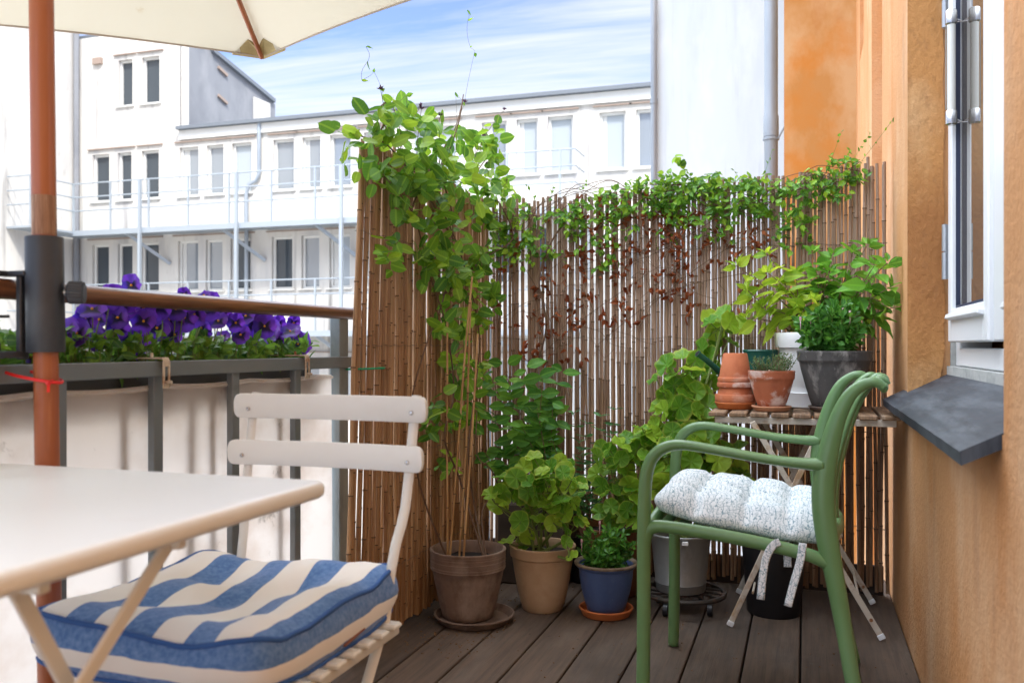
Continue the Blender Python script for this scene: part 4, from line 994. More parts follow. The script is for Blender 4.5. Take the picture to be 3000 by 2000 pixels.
for args in ((40, 1190, 430, 150, 100), (42, 1330, 480, 150, 110), (16, 1130, 370, 75, 60), (22, 1410, 430, 70, 60), (42, 1300, 590, 150, 80), (34, 1450, 600, 80, 80), (22, 1240, 500, 90, 60),
             (36, 1340, 740, 120, 70), (38, 1380, 870, 80, 90), (28, 1320, 810, 90, 60), (22, 1350, 960, 80, 50), (20, 1370, 1070, 60, 60), (16, 1310, 1200, 80, 60), (8, 1380, 1190, 60, 70), (4, 1300, 1360, 40, 30), (6, 1150, 520, 60, 60), (6, 1140, 730, 30, 50), (7, 1255, 1240, 30, 70)):
    blob(*args, hf(1.0 if args[2] < 700 else .95), 'L', .11)
for px, py in ((1000, 375), (985, 385), (1020, 440), (1040, 400), (1060, 430), (1065, 470), (1010, 480), (1050, 500), (1090, 470), (1150, 300), (1120, 320), (1240, 340), (1260, 370), (1300, 385), (1310, 410), (1370, 420), (1420, 410), (1440, 370), (1455, 365), (1290, 360), (1180, 320), (1205, 340), (1125, 700), (1140, 745), (1150, 790), (1160, 610)):
    hpair(b, Lp(px, py, U(.02, .08)))
ho_l = b.build('foliage', g_honey, ho, smooth='all')
# long wands with purple bud clusters above the screen
b = MB(); bb = MB()
for (x0, y0, x1, y1) in ((1260, 560, 1362, 300), (1390, 460, 1478, 322), (1180, 480, 1150, 310), (1220, 480, 1235, 320), (1290, 420, 1290, 340), (1400, 520, 1418, 400), (1480, 600, 1482, 530), (1390, 480, 1384, 405), (1150, 420, 1115, 262), (1170, 440, 1232, 312), (1420, 560, 1430, 480)):
    a_, c_ = Lp(x0, y0, .06), Lp(x1, y1, .06); b.tube(curve(a_, c_, .01, U(-.01, .01), 8), [.0016-.0001*i for i in range(8)], 5)
    bb = MB()
    for q in range(9):
        d = rdir((0, 0, .9)); bb.tube([c_, c_+d*.007, c_+d*.014], [.0012, .0022, .0004], 5)
    bb.build('bud_cluster', m_bud, ho, smooth=True)
b.build('flower_stalks', m_vine2, ho, smooth=True)
# high tendrils with single leaves against the sky
b = MB(); bl_ = MB()
for (x0, y0, pts) in ((1150, 420, [(1118, 262), (1095, 210), (1060, 235), (1078, 180), (1072, 138)]), (1340, 420, [(1335, 270), (1360, 300), (1390, 155), (1378, 140), (1370, 60), (1368, 30)]), (1200, 400, [(1190, 280), (1150, 310)])):
    b = MB(); prev = Lp(x0, y0, .06)
    for (x, y) in pts:
        q = Lp(x, y, .06+U(-.02, .02)); b.tube(curve(prev, q, 0, U(-.01, .01), 6), .0006, 4); prev = q
        leaf(bl_, q, rdir((.4, 0, -.2)), TOCAM+rdir(k=.6), U(.018, .032), U(.008, .018), 'point', .2, .2)
    b.build('tendril', m_vine2, ho)
bl_.build('tendril_leaves', g_honey, ho, smooth='all')

# --- geraniums
def geranium(root, base, blobs, m, stem_r=.006, rmin=.026, rmax=.042):
    st, fo = MB(), MB(); base = V(base)
    hubs = []
    for (cx, cy, rx, ry, Yc, dY, n) in blobs:
        c0 = PY(cx, cy, Yc); bot = PY(cx, cy+ry*.7, Yc)
        trunk = smooth([base+V((U(-.03, .03), U(-.03, .03), 0)), base.lerp(bot, .5)+V((U(-.03, .03), U(-.03, .03), 0)), bot, c0], 4)
        st.tube(trunk, [stem_r*(1-.5*i/len(trunk)) for i in range(len(trunk))], 7)
        sx = (PY(cx+rx, cy, Yc)-c0).length; sz = (PY(cx, cy+ry, Yc)-c0).length
        k = 0; tries = 0; used = []
        while k < n and tries < n*30:
            tries += 1
            q = V((U(-1, 1), U(-1, 1), U(-1, 1)))
            if not (.35 < q.length < 1): continue
            p = c0+V((q.x*sx, q.y*dY, q.z*sz)); r = U(rmin, rmax)
            if any((p-o_).length < (r+r2)*.58 for o_, r2 in used): continue
            used.append((p, r)); k += 1
            nr_ = (V((q.x*.7, -.75+q.y*.3, .65+q.z*.5))+rdir(k=.45)).normalized()
            gleaf(fo, p, nr_, r, V((0, 0, 1))+rdir(k=.8))
            s0 = trunk[min(len(trunk)-1, int(U(.45, 1)*len(trunk)))]
            st.tube(curve(s0, p-nr_*r*.05, -.01, U(-.01, .01), 5), [.0019]*5, 5)
    st.build('stems', m_stem, root, smooth=True); return fo.build('foliage', m, root, smooth='all')
P2 = V((-.900, 3.085, .0))
ge = thing('potted_geranium', P2, 'bushy geranium in the tall pale beige clay pot beside the taupe pot', 'potted plant', 'potted plants on the balcony')
add_pot(ge, P2, pot_prof(.118, .072, .232, .042, .007, .009, belly=.002), m_beige, .205, .103)
geranium(ge, P2+V((0, 0, .2)), [(1530, 1410, 75, 55, 3.02, .07, 18), (1640, 1430, 75, 60, 3.0, .07, 20), (1590, 1370, 85, 40, 3.06, .08, 14), (1560, 1490, 110, 60, 3.04, .09, 18), (1660, 1520, 60, 60, 3.0, .06, 10), (1450, 1450, 30, 30, 3.0, .03, 3), (1665, 1610, 25, 35, 2.94, .02, 2), (1520, 1570, 50, 30, 3.06, .05, 4)], g_ger, rmin=.025, rmax=.043)
# tall geranium: brown pot
P3 = V((-.70, 3.36, 0))
g2 = thing('potted_geranium', P3, 'tall geranium in the wide brown clay pot standing behind the blue pot', 'potted plant', 'potted plants on the balcony')
add_pot(g2, P3, pot_prof(.128, .09, .262, .03, .004, .009), mat('brown_clay', (.26, .11, .055), .8, layers=[((.18, .07, .035), 14, (1, 1, 1), .45, .7)]), .235, .112)
geranium(g2, P3+V((0, 0, .23)), [(1830, 1330, 85, 60, 3.25, .08, 20), (1800, 1400, 60, 50, 3.22, .06, 10), (1830, 1470, 70, 50, 3.2, .06, 12), (1900, 1270, 60, 50, 3.3, .08, 10), (1790, 1500, 45, 45, 3.22, .05, 5), (1880, 1520, 50, 40, 3.2, .05, 6)], g_ger, .007, .028, .044)
# zinc bucket geranium on plant trolley
P4 = V((-.425, 3.235, .072))
g3 = thing('potted_geranium', P4, 'very tall geranium with broad leaves rising from the zinc bucket behind the green chair', 'potted plant', 'potted plants on the balcony')
b = MB(); b.lathe(P4, [(.001, 0), (.086, 0), (.088, .004), (.0905, .028), (.0925, .031), (.0905, .034), (.101, .140), (.1085, .196), (.112, .200), (.112, .205), (.109, .207), (.107, .203), (.085, .02), (.001, .018)], 48); bk = b.build('zinc_bucket', m_zb, g3, smooth=40)
b = MB(); b.rbox(P4+V((.03, -.108, .188)), (.022, .006, .014), .002); b.build('handle_lug', m_wht, bk)
b = MB(); b.lathe(P4, [(.001, .172), (.104, .170)], 30); b.build('soil', m_soil, g3)
geranium(g3, P4+V((0, 0, .16)), [(1990, 1100, 75, 60, 3.34, .07, 20), (2010, 1190, 85, 60, 3.32, .08, 23), (2070, 1080, 60, 45, 3.50, .03, 11), (2100, 1000, 55, 50, 3.54, .025, 10), (2115, 940, 50, 40, 3.5, .04, 10), (1960, 1290, 90, 60, 3.28, .08, 20), (2060, 1330, 75, 60, 3.3, .08, 17), (1960, 1400, 80, 60, 3.26, .08, 17), (2050, 1270, 50, 50, 3.4, .06, 10), (2130, 1350, 50, 60, 3.42, .05, 8), (2170, 1410, 40, 25, 3.42, .04, 4)], g_ger, .007, .034, .054)
tr_ = thing('plant_trolley', (P4.x+.012, P4.y, 0), 'round dark cast iron plant trolley on castors under the zinc bucket', 'plant trolley')
m_iron = mat('cast_iron', (.045, .038, .032), .55, .4, layers=[((.12, .06, .035), 25, (1, 1, 1), .5, .7)])
tc_ = V((P4.x+.012, P4.y, .055)); b = MB(); b.lathe(tc_, [(.142, 0), (.150, .002), (.152, .010), (.148, .016), (.138, .016), (.137, .004)], 44)
b.lathe(tc_, [(.03, .004), (.03, .014), (.06, .014), (.06, .004)], 24)
for k in range(14):
    a = 2*pi*k/14; b.tube([tc_+V((.05*cos(a), .05*sin(a), .009)), tc_+V((.09*cos(a+.2), .09*sin(a+.2), .010)), tc_+V((.142*cos(a), .142*sin(a), .009))], .005, 6, flat=.7)
b.build('grate', m_iron, tr_, smooth=True)
for k in range(4):
    a = pi/4+k*pi/2+.3; q = V((tc_.x+.11*cos(a), tc_.y+.11*sin(a), .021)); b = MB(); b.tube([q+V((-.009, 0, 0)), q+V((-.008, 0, 0)), q+V((.008, 0, 0)), q+V((.009, 0, 0))], [.017, .021, .021, .017], 18); b.tube([q, V((q.x, q.y, .056))], .006, 8); b.build('castor', m_bp, tr_, smooth=True)

# --- osteospermum in the blue pot
def petal_bud(b, p, mi0=0):
    for k in range(12):
        a = 2*pi*k/12; d = V((cos(a)*.45, sin(a)*.45, 1)).normalized(); leaf(b, p+V((cos(a), sin(a), 0))*.002, d, V((-cos(a), -sin(a), .4)), .014, .005, 'lance', .1, -.4, mi0)
m_pink = mat('pink_petal', (.55, .25, .34), .6, layers=[((.72, .55, .56), 200, (1, 1, 1), .4, .6)])
def daisy(root, base, cx, cy, rx, ry, Yc, dY, nst, m, Lf=.034, buds=()):
    st, fo = MB(), MB(); c0 = PY(cx, cy, Yc); sx = (PY(cx+rx, cy, Yc)-c0).length; sz = (PY(cx, cy+ry, Yc)-c0).length
    for i in range(nst):
        while True:
            q = V((U(-1, 1), U(-1, 1), U(-1, 1)))
            if .45 < q.length < 1: break
        p = c0+V((q.x*sx, q.y*dY, q.z*sz)); s0 = V(base)+V((q.x*.03, q.y*.03, 0))
        st.tube(curve(s0, p, .01, U(-.006, .006), 6), .0016, 5)
        dd = ((p-s0).normalized()*.7+V((0, 0, .4))).normalized()
        for t in (1, .86, .72, .58, .44):
            c_ = s0.lerp(p, t)
            for k in range(4 if t == 1 else 3):
                d = (dd*(.8 if t == 1 else .35)+rdir((0, 0, .1))).normalized(); L_ = U(.75, 1.15)*Lf
                leaf(fo, c_, d, dd+rdir(k=.5), L_, L_*U(.36, .46), 'spoon', .15, U(0, .35))
    st.build('stems', m_stem, root, smooth=True); fo.build('foliage', m, root, smooth='all')
    for (x, y, dy_) in buds:
        b = MB(); p = PY(x, y, Yc-dy_); petal_bud(b, p); b.tube([p-V((0, 0, .03)), p], .0015, 5); b.build('flower_bud', m_pink, root, smooth='all')
P5 = V((-.667, 3.085, .016))
os_ = thing('potted_daisy', P5, 'African daisy with pale pink buds in the blue glazed pot on the deck', 'potted plant', 'potted plants on the balcony')
bp = [(.001, .002), (.060, 0), (.066, .004), (.074, .03), (.086, .075), (.093, .115), (.095, .14), (.096, .150), (.104, .156), (.110, .163), (.111, .169), (.108, .173), (.102, .172), (.096, .166), (.09, .14), (.06, .02), (.001, .018)]
o = add_pot(os_, P5, bp, m_blue, .150, .092)
b = MB(); b.lathe(P5, [(.1035, .1575), (.1108, .1640), (.1118, .1695), (.1085, .1740), (.102, .1728), (.0955, .1665)], 44, wob=.01); b.build('unglazed_rim', mat('raw_brown_rim', (.26, .20, .14), .7, layers=[((.13, .09, .06), 30, (1, 1, 1), .45, .65)]), o, smooth=True)
daisy(os_, P5+V((0, 0, .15)), 1778, 1605, 82, 60, 3.06, .09, 46, g_daisy, buds=((1757, 1537, .06), (1704, 1590, .06)))
saucer((P5.x, P5.y, 0), .096, .030, m_orange, 'small orange terracotta saucer under the blue glazed pot')

# --- planter box with a leafy shrub behind the beige pot
P6 = V((-1.03, 3.46, 0))
sh = thing('planter_with_shrub', P6, 'leafy green shrub in the plain brown square planter tucked in the reed corner', 'potted plant', 'potted plants on the balcony')
b = MB(); b.rbox(P6+V((0, 0, .16)), (.28, .20, .32), .006); b.build('planter', mat('brown_planter', (.085, .065, .05), .85, layers=[((.05, .035, .03), 8, (1, 1, 1), .4, .7)]), sh)
st, fo = MB(), MB()
for (cx, cy) in ((1480, 1060), (1540, 1080), (1590, 1110), (1640, 1090), (1500, 1150), (1570, 1180), (1440, 1110), (1530, 1250), (1450, 1230), (1620, 1180), (1590, 1240), (1480, 1310), (1420, 1330)):
    tp = PY(cx, cy, 3.44+U(-.06, .05)); s0 = P6+V((U(-.08, .08), U(-.05, .05), .31)); cu_ = curve(s0, tp, .02, U(-.05, .05), 9); st.tube(cu_, [.003-.0002*i for i in range(9)], 6)
    for i in (3, 4, 5, 6, 7, 8):
        for s_ in (-1, 1):
            d = (V((s_*U(.6, 1), U(-.6, .2), U(-.3, .5)))).normalized(); L_ = U(.055, .085); leaf(fo, cu_[i]+rdir()*.015, d, TOCAM+rdir(k=.5)+V((0, 0, .4)), L_, L_*.62, 'oval', .14, U(.0, .35))
st.build('stems', m_wood, sh, smooth=True); fo.build('foliage', g_shrub, sh, smooth='all')
# --- blue green leafy plant
P7 = V((-.84, 3.50, 0))
bg_ = thing('potted_perennial', P7, 'upright blue green perennial with narrow leaves between the two geraniums', 'potted plant', 'potted plants on the balcony')
add_pot(bg_, P7, pot_prof(.085, .06, .19, .03, .004, .006), m_bp, .17, .07)
st, fo = MB(), MB()
for (cx, cy) in ((1680, 1210), (1720, 1240), (1760, 1220), (1620, 1290), (1700, 1320), (1650, 1350), (1740, 1330), (1790, 1270), (1690, 1400), (1610, 1340), (1730, 1420), (1800, 1200)):
    tp = PY(cx, cy, 3.38+U(-.08, .08)); s0 = P7+V((U(-.04, .04), U(-.03, .03), .17)); cu_ = curve(s0, tp, 0, U(-.03, .03), 10); st.tube(cu_, [.003-.0002*i for i in range(10)], 6)
    for i in range(3, 10):
        for s_ in range(3):
            a = s_*2.1+i*1.0; d = (V((cos(a), sin(a), U(.1, .6)))).normalized(); L_ = U(.04, .062)*(.7+.3*(10-i)/7); leaf(fo, cu_[i], d, V((0, -.3, 1))+rdir(k=.4), L_, L_*.32, 'lance', .2, U(.0, .3))
st.build('stems', m_wood, bg_, smooth=True); fo.build('foliage', g_sage, bg_, smooth='all')
# --- black pot
P8 = V((-.105, 3.30, 0))
bpz = thing('plant_bucket', P8, 'tall black plastic plant bucket under the slatted folding table', 'bucket')
b = MB(); b.lathe(P8, [(.001, 0), (.088, 0), (.092, .006), (.112, .26), (.120, .262), (.121, .285), (.117, .287), (.113, .26), (.09, .02), (.001, .015)], 40); b.build('bucket', m_bp, bpz, smooth=40)
b = MB(); b.lathe(P8, [(.001, .235), (.110, .232)], 30); b.build('soil', m_soil, bpz)

# ================================================================== SMALL LEAVED CLIMBER over the back screen
iv = thing('climbing_plant', (-.9, YF-.04, .02), 'fresh green small leaved climber along the weathered reed screen top, withered brown leaves below', 'climber')
b = MB(); vst = []
top_line = [(1440, 640), (1520, 650), (1600, 610), (1680, 570), (1780, 560), (1880, 560), (1980, 570), (2080, 580), (2180, 600), (2280, 560), (2380, 520), (2460, 500), (2520, 500)]
for k in range(7):
    pts = [Bp(x+U(-15, 15), y+U(-35, 35), U(.018, .05)) for x, y in top_line[U(0, 3).__int__():13-int(U(0, 3))]]
    pts = smooth(pts, 5); b.tube(pts, .0014, 5); vst.append(pts)
for k in range(26):
    x0 = U(1480, 2250); y0 = U(520, 640); pts = [Bp(x0, y0, .03)]; y = y0; x = x0
    for q in range(int(U(3, 7))): x += U(-70, 45); y += U(30, 80); pts.append(Bp(x, y, U(.012, .04)))
    b.tube(smooth(pts, 4), .0009, 4); vst.append(smooth(pts, 4))
trunk = smooth([V((-1.05, YF-.06, .3)), Bp(1560, 1150), Bp(1600, 960), Bp(1580, 820), Bp(1620, 700), Bp(1700, 600)], 6); b.tube(trunk, .004, 6)
for pp in ([(1900, 800), (1700, 940), (1560, 1060)], [(2180, 800), (1950, 860), (1750, 1010)], [(2100, 640), (1900, 750), (1700, 800)], [(1480, 700), (1600, 900), (1640, 1120)], [(2330, 640), (2200, 690), (2050, 780), (1900, 900)]):
    b.tube(smooth([Bp(x, y, U(.014, .03)) for x, y in pp], 6), .0011, 4)
for k in range(34):
    x0, y0 = random.choice(((1760, 700), (1850, 680), (1620, 900), (1900, 800), (1700, 940), (1980, 700))); x0 += U(-60, 60); y0 += U(-50, 50); a = U(0, 2*pi); pts = [Bp(x0, y0, U(.015, .04))]
    for q in range(5): a += U(-.7, .7); x0 += 38*cos(a); y0 += 38*abs(sin(a))*(1 if R() < .8 else -1); pts.append(Bp(x0, y0, U(.012, .045)))
    b.tube(smooth(pts, 3), .0009, 4)
b.build('stems', m_vine, iv, smooth=True)
b = MB()
def ileaf(p, sc=1):
    n = (TOCAM+rdir(k=.8)+V((.1, 0, .55))).normalized(); d = rdir((0, -.2, -.25)); d = (d-n*d.dot(n)).normalized(); L_ = U(.022, .038)*sc; leaf(b, p, d, n, L_, L_*U(.55, .72), 'point', .14, U(.0, .35))
def icl(p, u=0, v=0):
    for q in range(3): ileaf(p+rdir()*.014)
for args in ((46, 1600, 690, 140, 70), (52, 1770, 630, 110, 75), (52, 1870, 580, 140, 48), (40, 1960, 560, 110, 50), (64, 2050, 600, 130, 66), (50, 2150, 580, 110, 66), (34, 2240, 600, 90, 70), (30, 2330, 600, 80, 70), (36, 2420, 540, 90, 50), (22, 2480, 500, 60, 40), (18, 2320, 680, 50, 50), (14, 1760, 730, 50, 60), (20, 1950, 640, 200, 70), (30, 1480, 620, 80, 60), (26, 1500, 730, 90, 50), (26, 2060, 530, 120, 24), (16, 2270, 540, 120, 24), (10, 2130, 690, 60, 40), (18, 1660, 620, 60, 40)):
    blob(args[0], *args[1:], icl, 'B', .085, .012)
for (x0, y0, x1, y1, n) in ((2025, 520, 1990, 470, 6), (2235, 520, 2262, 440, 5), (2420, 510, 2465, 385, 7), (2480, 500, 2550, 390, 9), (2510, 490, 2620, 345, 7), (1570, 590, 1545, 545, 5), (1610, 590, 1620, 545, 6), (2470, 480, 2490, 440, 8), (1700, 560, 1720, 530, 5), (2170, 530, 2150, 500, 5)):
    a_, c_ = Bp(x0, y0, .04), Bp(x1, y1, .05); cv = curve(a_, c_, 0, U(-.012, .012), 9)
    mb = MB(); 
    for i in range(n): leaf(b, cv[min(8, int(i*9/n)+1)], rdir((0, 0, .2)), TOCAM+rdir(k=.7), U(.010, .024), U(.006, .015), 'point', .14, .2)
    b.tube(cv, .0006, 4)
for k in range(9):
    p = Bp(1990+U(-28, 28), 480+U(-25, 20), .05); leaf(b, p, rdir(), TOCAM+rdir(k=.5), .034, .026, 'round', .12, .1)
b.build('foliage', g_ivy, iv, smooth='all')
b = MB()
def dl(p, u=0, v=0):
    for q in range(2):
        d = rdir((0, 0, -.4)); L_ = U(.017, .034); leaf(b, p+rdir()*.012, d, rdir(), L_, L_*.62, 'point', U(.2, .7), U(-.8, .9))
for args in ((34, 1870, 640, 130, 40), (34, 1760, 760, 110, 60), (18, 1990, 640, 90, 40), (16, 1960, 720, 70, 50), (22, 1750, 920, 110, 60), (24, 1580, 990, 80, 80), (20, 1930, 820, 110, 40), (8, 2070, 740, 60, 60), (14, 1640, 860, 80, 50), (10, 2200, 720, 80, 60), (8, 1660, 1060, 60, 40), (8, 2020, 880, 50, 40), (12, 1800, 600, 120, 40)):
    blob(*args, dl, 'B', .05, .01)
for pts in vst[7:]:
    for q in range(4):
        p_ = random.choice(pts)
        if p_.z < 1.48: dl(p_)
b.build('withered_leaves', g_dead, iv, smooth='all')

# ================================================================== SLATTED SIDE TABLE and what stands on it
st_ = thing('slatted_folding_table', (-.02, 3.3, 0), 'small folding table with weathered wooden slats and rusty cream metal legs against the reed screen', 'table')
m_ws = mat('weathered_slat', (.30, .185, .105), .8, layers=[((.17, .105, .065), 9, (8, .8, 1), .42, .62), ((.42, .34, .26), 14, (6, .6, 1), .55, .75, .8)], bump=(30, (8, .6, 1), .5, .003))
m_rm = mat('rusty_cream_metal', (.60, .545, .46), .55, layers=[((.42, .24, .10), 16, (1, 1, 1), .52, .66, .8), ((.22, .10, .04), 40, (1, 1, 1), .64, .74)], bump=(60, (1, 1, 1), .3, .001))
TT = .724; x0s, x1s = -.318, .300; ns = 9; pw = (x1s-x0s)/ns
for k in range(ns):
    b = MB(); b.rbox((x0s+pw*(k+.5), 3.325+U(-.004, .004), TT-.008), (pw-.011, .47, .015), .003); b.build('slat', m_ws, st_)
for y in (3.112, 3.52):
    b = MB(); b.rbox((-.005, y, TT-.027), (.575, .006, .022), .0015); b.build('frame_rail', m_rm, st_)
for x in (-.29, .28):
    b = MB(); b.rbox((x, 3.316, TT-.029), (.006, .40, .014), .0015); b.build('frame_side', m_rm, st_)
def leg2(a, c, lab=None):
    b = MB(); b.bar(a, c, .019, .006, up=(0, 1, 0)); l = b.build('leg', m_rm, st_)
    for t in (.04, .5, .93):
        b = MB(); p = V(a).lerp(V(c), t); b.tube([p+V((0, -.006, 0)), p+V((0, .006, 0))], .0058, 10); b.build('rivet', m_rs, l, smooth=True)
    b = MB(); d = (V(c)-V(a)).normalized(); b.bar(V(c)-d*.004, V(c)+d*.014, .022, .011, up=(0, 1, 0)); b.build('foot_cap', m_wpot, l)
xt1 = PY(2205, 1245, 3.10).x; xt2 = PY(2411, 1245, 3.10).x
for y, s_ in ((3.085, 1), (3.50, 1)):
    leg2((xt1, y, .694), (.232, y, .018)); leg2((xt2, y-.009, .694), (-.235, y-.009, .018))
for z_, xx in ((.12, .17), (.12, -.165)):
    b = MB(); b.tube([(xx, 3.085, z_), (xx, 3.50, z_)], .004, 8); b.build('cross_rod', m_rm, st_)
grp = 'terracotta pots stacked upside down'
kx, ky = -.236, 3.27
saucer((kx, ky, TT+.001), .0725, .024, m_orange, 'bright orange terracotta saucer under the upside down stack of pots')
def inv(z0, rim_r, rim_h, br, btop, h, label):
    b = MB(); t = .004
    b.lathe((kx, ky, z0), [(rim_r-t-.002, 0), (rim_r-.001, 0), (rim_r, .002), (rim_r, rim_h-.003), (rim_r-.002, rim_h), (br, rim_h+.001), (btop+.001, h-.003), (btop-.002, h), (.001, h), (.001, h-t), (btop-t, h-t), (br-t, rim_h), (rim_r-t-.002, 0)], 40, wob=.006)
    tag(b.build('clay_pot', m_terra if 'middle' not in label else m_terra_w, None, smooth=45, org=(kx, ky, z0)), label, 'flower pot', grp)
inv(TT+.026, .071, .026, .0615, .036, .125, 'lowest and widest empty terracotta pot of the upside down stack on the slatted table')
inv(TT+.078, .0635, .017, .0575, .041, .100, 'middle terracotta pot of the upside down stack, only its rim showing')
inv(TT+.097, .0615, .016, .0565, .0415, .102, 'topmost empty terracotta pot of the upside down stack on the slatted table')
# thyme
PT = V((PY(2260, 1190, 3.19).x, 3.19, TT+.018))
saucer((PT.x, PT.y, TT+.001), .067, .018, mat('pale_terracotta', (.56, .27, .15), .75), 'small pale terracotta saucer under the thyme pot on the slatted table')
ty_ = thing('potted_thyme', PT, 'thyme bush in a limescaled terracotta pot beside the upside down stack', 'potted plant', 'potted plants on the balcony')
add_pot(ty_, PT, pot_prof(.0775, .046, .122, .032, .004, .007, .002), m_terra_w, .108, .068)
st, fo = MB(), MB()
for i in range(85):
    a = U(0, 2*pi); rr = sqrt(R())*.055; s0 = PT+V((rr*cos(a), rr*sin(a), .108)); L_ = U(.035, .085)*(1.2 if R() < .15 else 1)*(1-.2*(cos(a) < 0)); d = V((cos(a)*rr*11, sin(a)*rr*11, 1)).normalized()
    tp = s0+d*L_; cu_ = curve(s0, tp, .004, U(-.008, .008), 9); st.tube(cu_, .0006, 4)
    for i2 in range(1, 9):
        for s_ in (-1, 1): leaf(fo, cu_[i2], (rdir()+d*.4).normalized(), rdir((0, 0, .6)), U(.006, .010), U(.003, .0045), 'oval', .1, .1)
st.build('stems', m_wood, ty_); fo.build('foliage', g_thyme, ty_, smooth='all')
# grey clay pot with daisy
PG = V((PY(2444, 1190, 3.235).x, 3.235, TT+.018))
saucer((PG.x, PG.y, TT+.001), .086, .018, mat('brown_grey_saucer', (.17, .125, .10), .8, layers=[((.30, .26, .22), 20, (1, 1, 1), .55, .7)]), 'brownish grey clay saucer under the grey pot on the slatted table')
dg = thing('potted_daisy', PG, 'African daisy with pink buds in the weathered dark grey clay pot on the slatted table', 'potted plant', 'potted plants on the balcony')
add_pot(dg, PG, pot_prof(.121, .073, .190, .038, .006, .010, .003), m_gpot, .165, .105)
daisy(dg, PG+V((0, 0, .165)), 2440, 962, 100, 68, 3.22, .10, 90, g_daisy, .040, buds=((2345, 940, .09), (2490, 922, .05), (2375, 932, .04), (2470, 912, .03)))
# white pot with hydrangea
PH = V((PY(2392, 1170, 3.43).x, 3.445, TT+.001))
hy = thing('potted_hydrangea', PH, 'hydrangea with lime and dark green leaves in the white pot behind the grey one', 'potted plant', 'potted plants on the balcony')
add_pot(hy, PH, [(.001, .002), (.110, 0), (.116, .004), (.118, .05), (.120, .054), (.114, .056), (.112, .075), (.1145, .08), (.132, .215), (.144, .218), (.147, .24), (.149, .268), (.146, .272), (.138, .272), (.134, .25), (.1, .06), (.001, .05)], m_wpot, .235, .125)
st = MB(); f1_, f2_ = MB(), MB()
HB = [(2250, 745, 1), (2190, 850, 1), (2230, 900, 1), (2160, 780, 1), (2290, 850, 1), (2330, 880, 1), (2330, 800, 1), (2290, 940, 1), (2250, 800, 1), (2380, 740, 0), (2400, 800, 0), (2440, 750, 0), (2500, 740, 0), (2480, 820, 0), (2560, 780, 0), (2600, 770, 0), (2610, 840, 0), (2580, 880, 0), (2540, 850, 0), (2620, 900, 0), (2440, 860, 0), (2380, 880, 1), (2360, 950, 1), (2190, 930, 1), (2560, 930, 0), (2500, 900, 0), (2430, 800, 0), (2540, 720, 0)]
for cx, cy, lt in HB:
    Yc = 3.40+U(-.10, .10)-(.06 if cx > 2540 else 0); tp = PY(cx, cy, Yc); s0 = PH+V((U(-.06, .06), U(-.05, .05), .235)); cu_ = curve(s0, tp, .02, U(-.03, .03), 9); st.tube(cu_, [.0034-.00022*i for i in range(9)], 6)
    ax_ = (cu_[8]-cu_[6]).normalized()*.5+V((0, 0, .6)); ax_.normalize(); e1 = ax_.orthogonal().normalized(); e2 = ax_.cross(e1); fo = f1_ if lt else f2_
    ph = U(0, 6)
    for lv, (t, L0, up) in enumerate(((8, .032, 1.1), (8, .055, .45), (7, .068, .15), (6, .072, -.05), (5, .06, -.1))):
        for s_ in ((0, pi) if lv else (0, 2.1, 4.2)):
            a = ph+lv*pi/2+s_+U(-.25, .25); d = (e1*cos(a)+e2*sin(a)+ax_*up+V((0, -.12, 0))).normalized(); L_ = L0*U(.85, 1.15); c_ = cu_[t]-ax_*(lv*.008); L_ *= 1.2
            leaf(fo, c_+d*.008, d, ax_+rdir(k=.25)-d*.2, L_, L_*U(.55, .66), 'point', .16, U(.05, .4))
st.build('stems', m_wood, hy, smooth=True); f1_.build('lime_foliage', g_hyd, hy, smooth='all'); f2_.build('dark_foliage', g_hyd2, hy, smooth='all')
# watering can
m_wc = mat('dark_green_plastic', (.008, .085, .062), .28)
wcx = V((PY(2228, 1060, 3.44).x, 3.45, TT+.001)); wc = thing('watering_can', wcx, 'dark green watering can with long upright spout behind the small terracotta pots', 'watering can')
b = MB(); b.v = []
prf = [(.001, .001), (.058, 0), (.062, .004), (.064, .12), (.060, .17), (.058, .195), (.063, .205), (.060, .210), (.056, .2), (.055, .02), (.001, .015)]
b.lathe((0, 0, 0), prf, 36); b.v = [wcx+V((p.x*1.05, p.y*.85, p.z)) for p in b.v]; bd = b.build('body', m_wc, wc, smooth=40)
tip = PY(2043, 1035, 3.31); bs_ = wcx+V((-.052, -.01, .06))
b = MB(); pts = [bs_, bs_.lerp(tip, .4)+V((-.004, 0, -.006)), bs_.lerp(tip, .8), tip]; b.tube(pts, [.017, .0125, .0105, .0105], 16); b.tube([tip-(tip-pts[2]).normalized()*.008, tip], .0125, 16); b.build('spout', m_wc, wc, smooth=True)
b = MB(); b.tube([tip+(tip-pts[2]).normalized()*.0003, tip+(tip-pts[2]).normalized()*.0008], .0095, 16); b.build('spout_opening', m_dark, wc)
b = MB(); b.tube(smooth([wcx+V((.05, 0, .19)), wcx+V((.09, 0, .205)), wcx+V((.115, 0, .15)), wcx+V((.10, 0, .07)), wcx+V((.06, 0, .04))], 5), .0085, 10); b.build('handle', m_wc, wc, smooth=True)

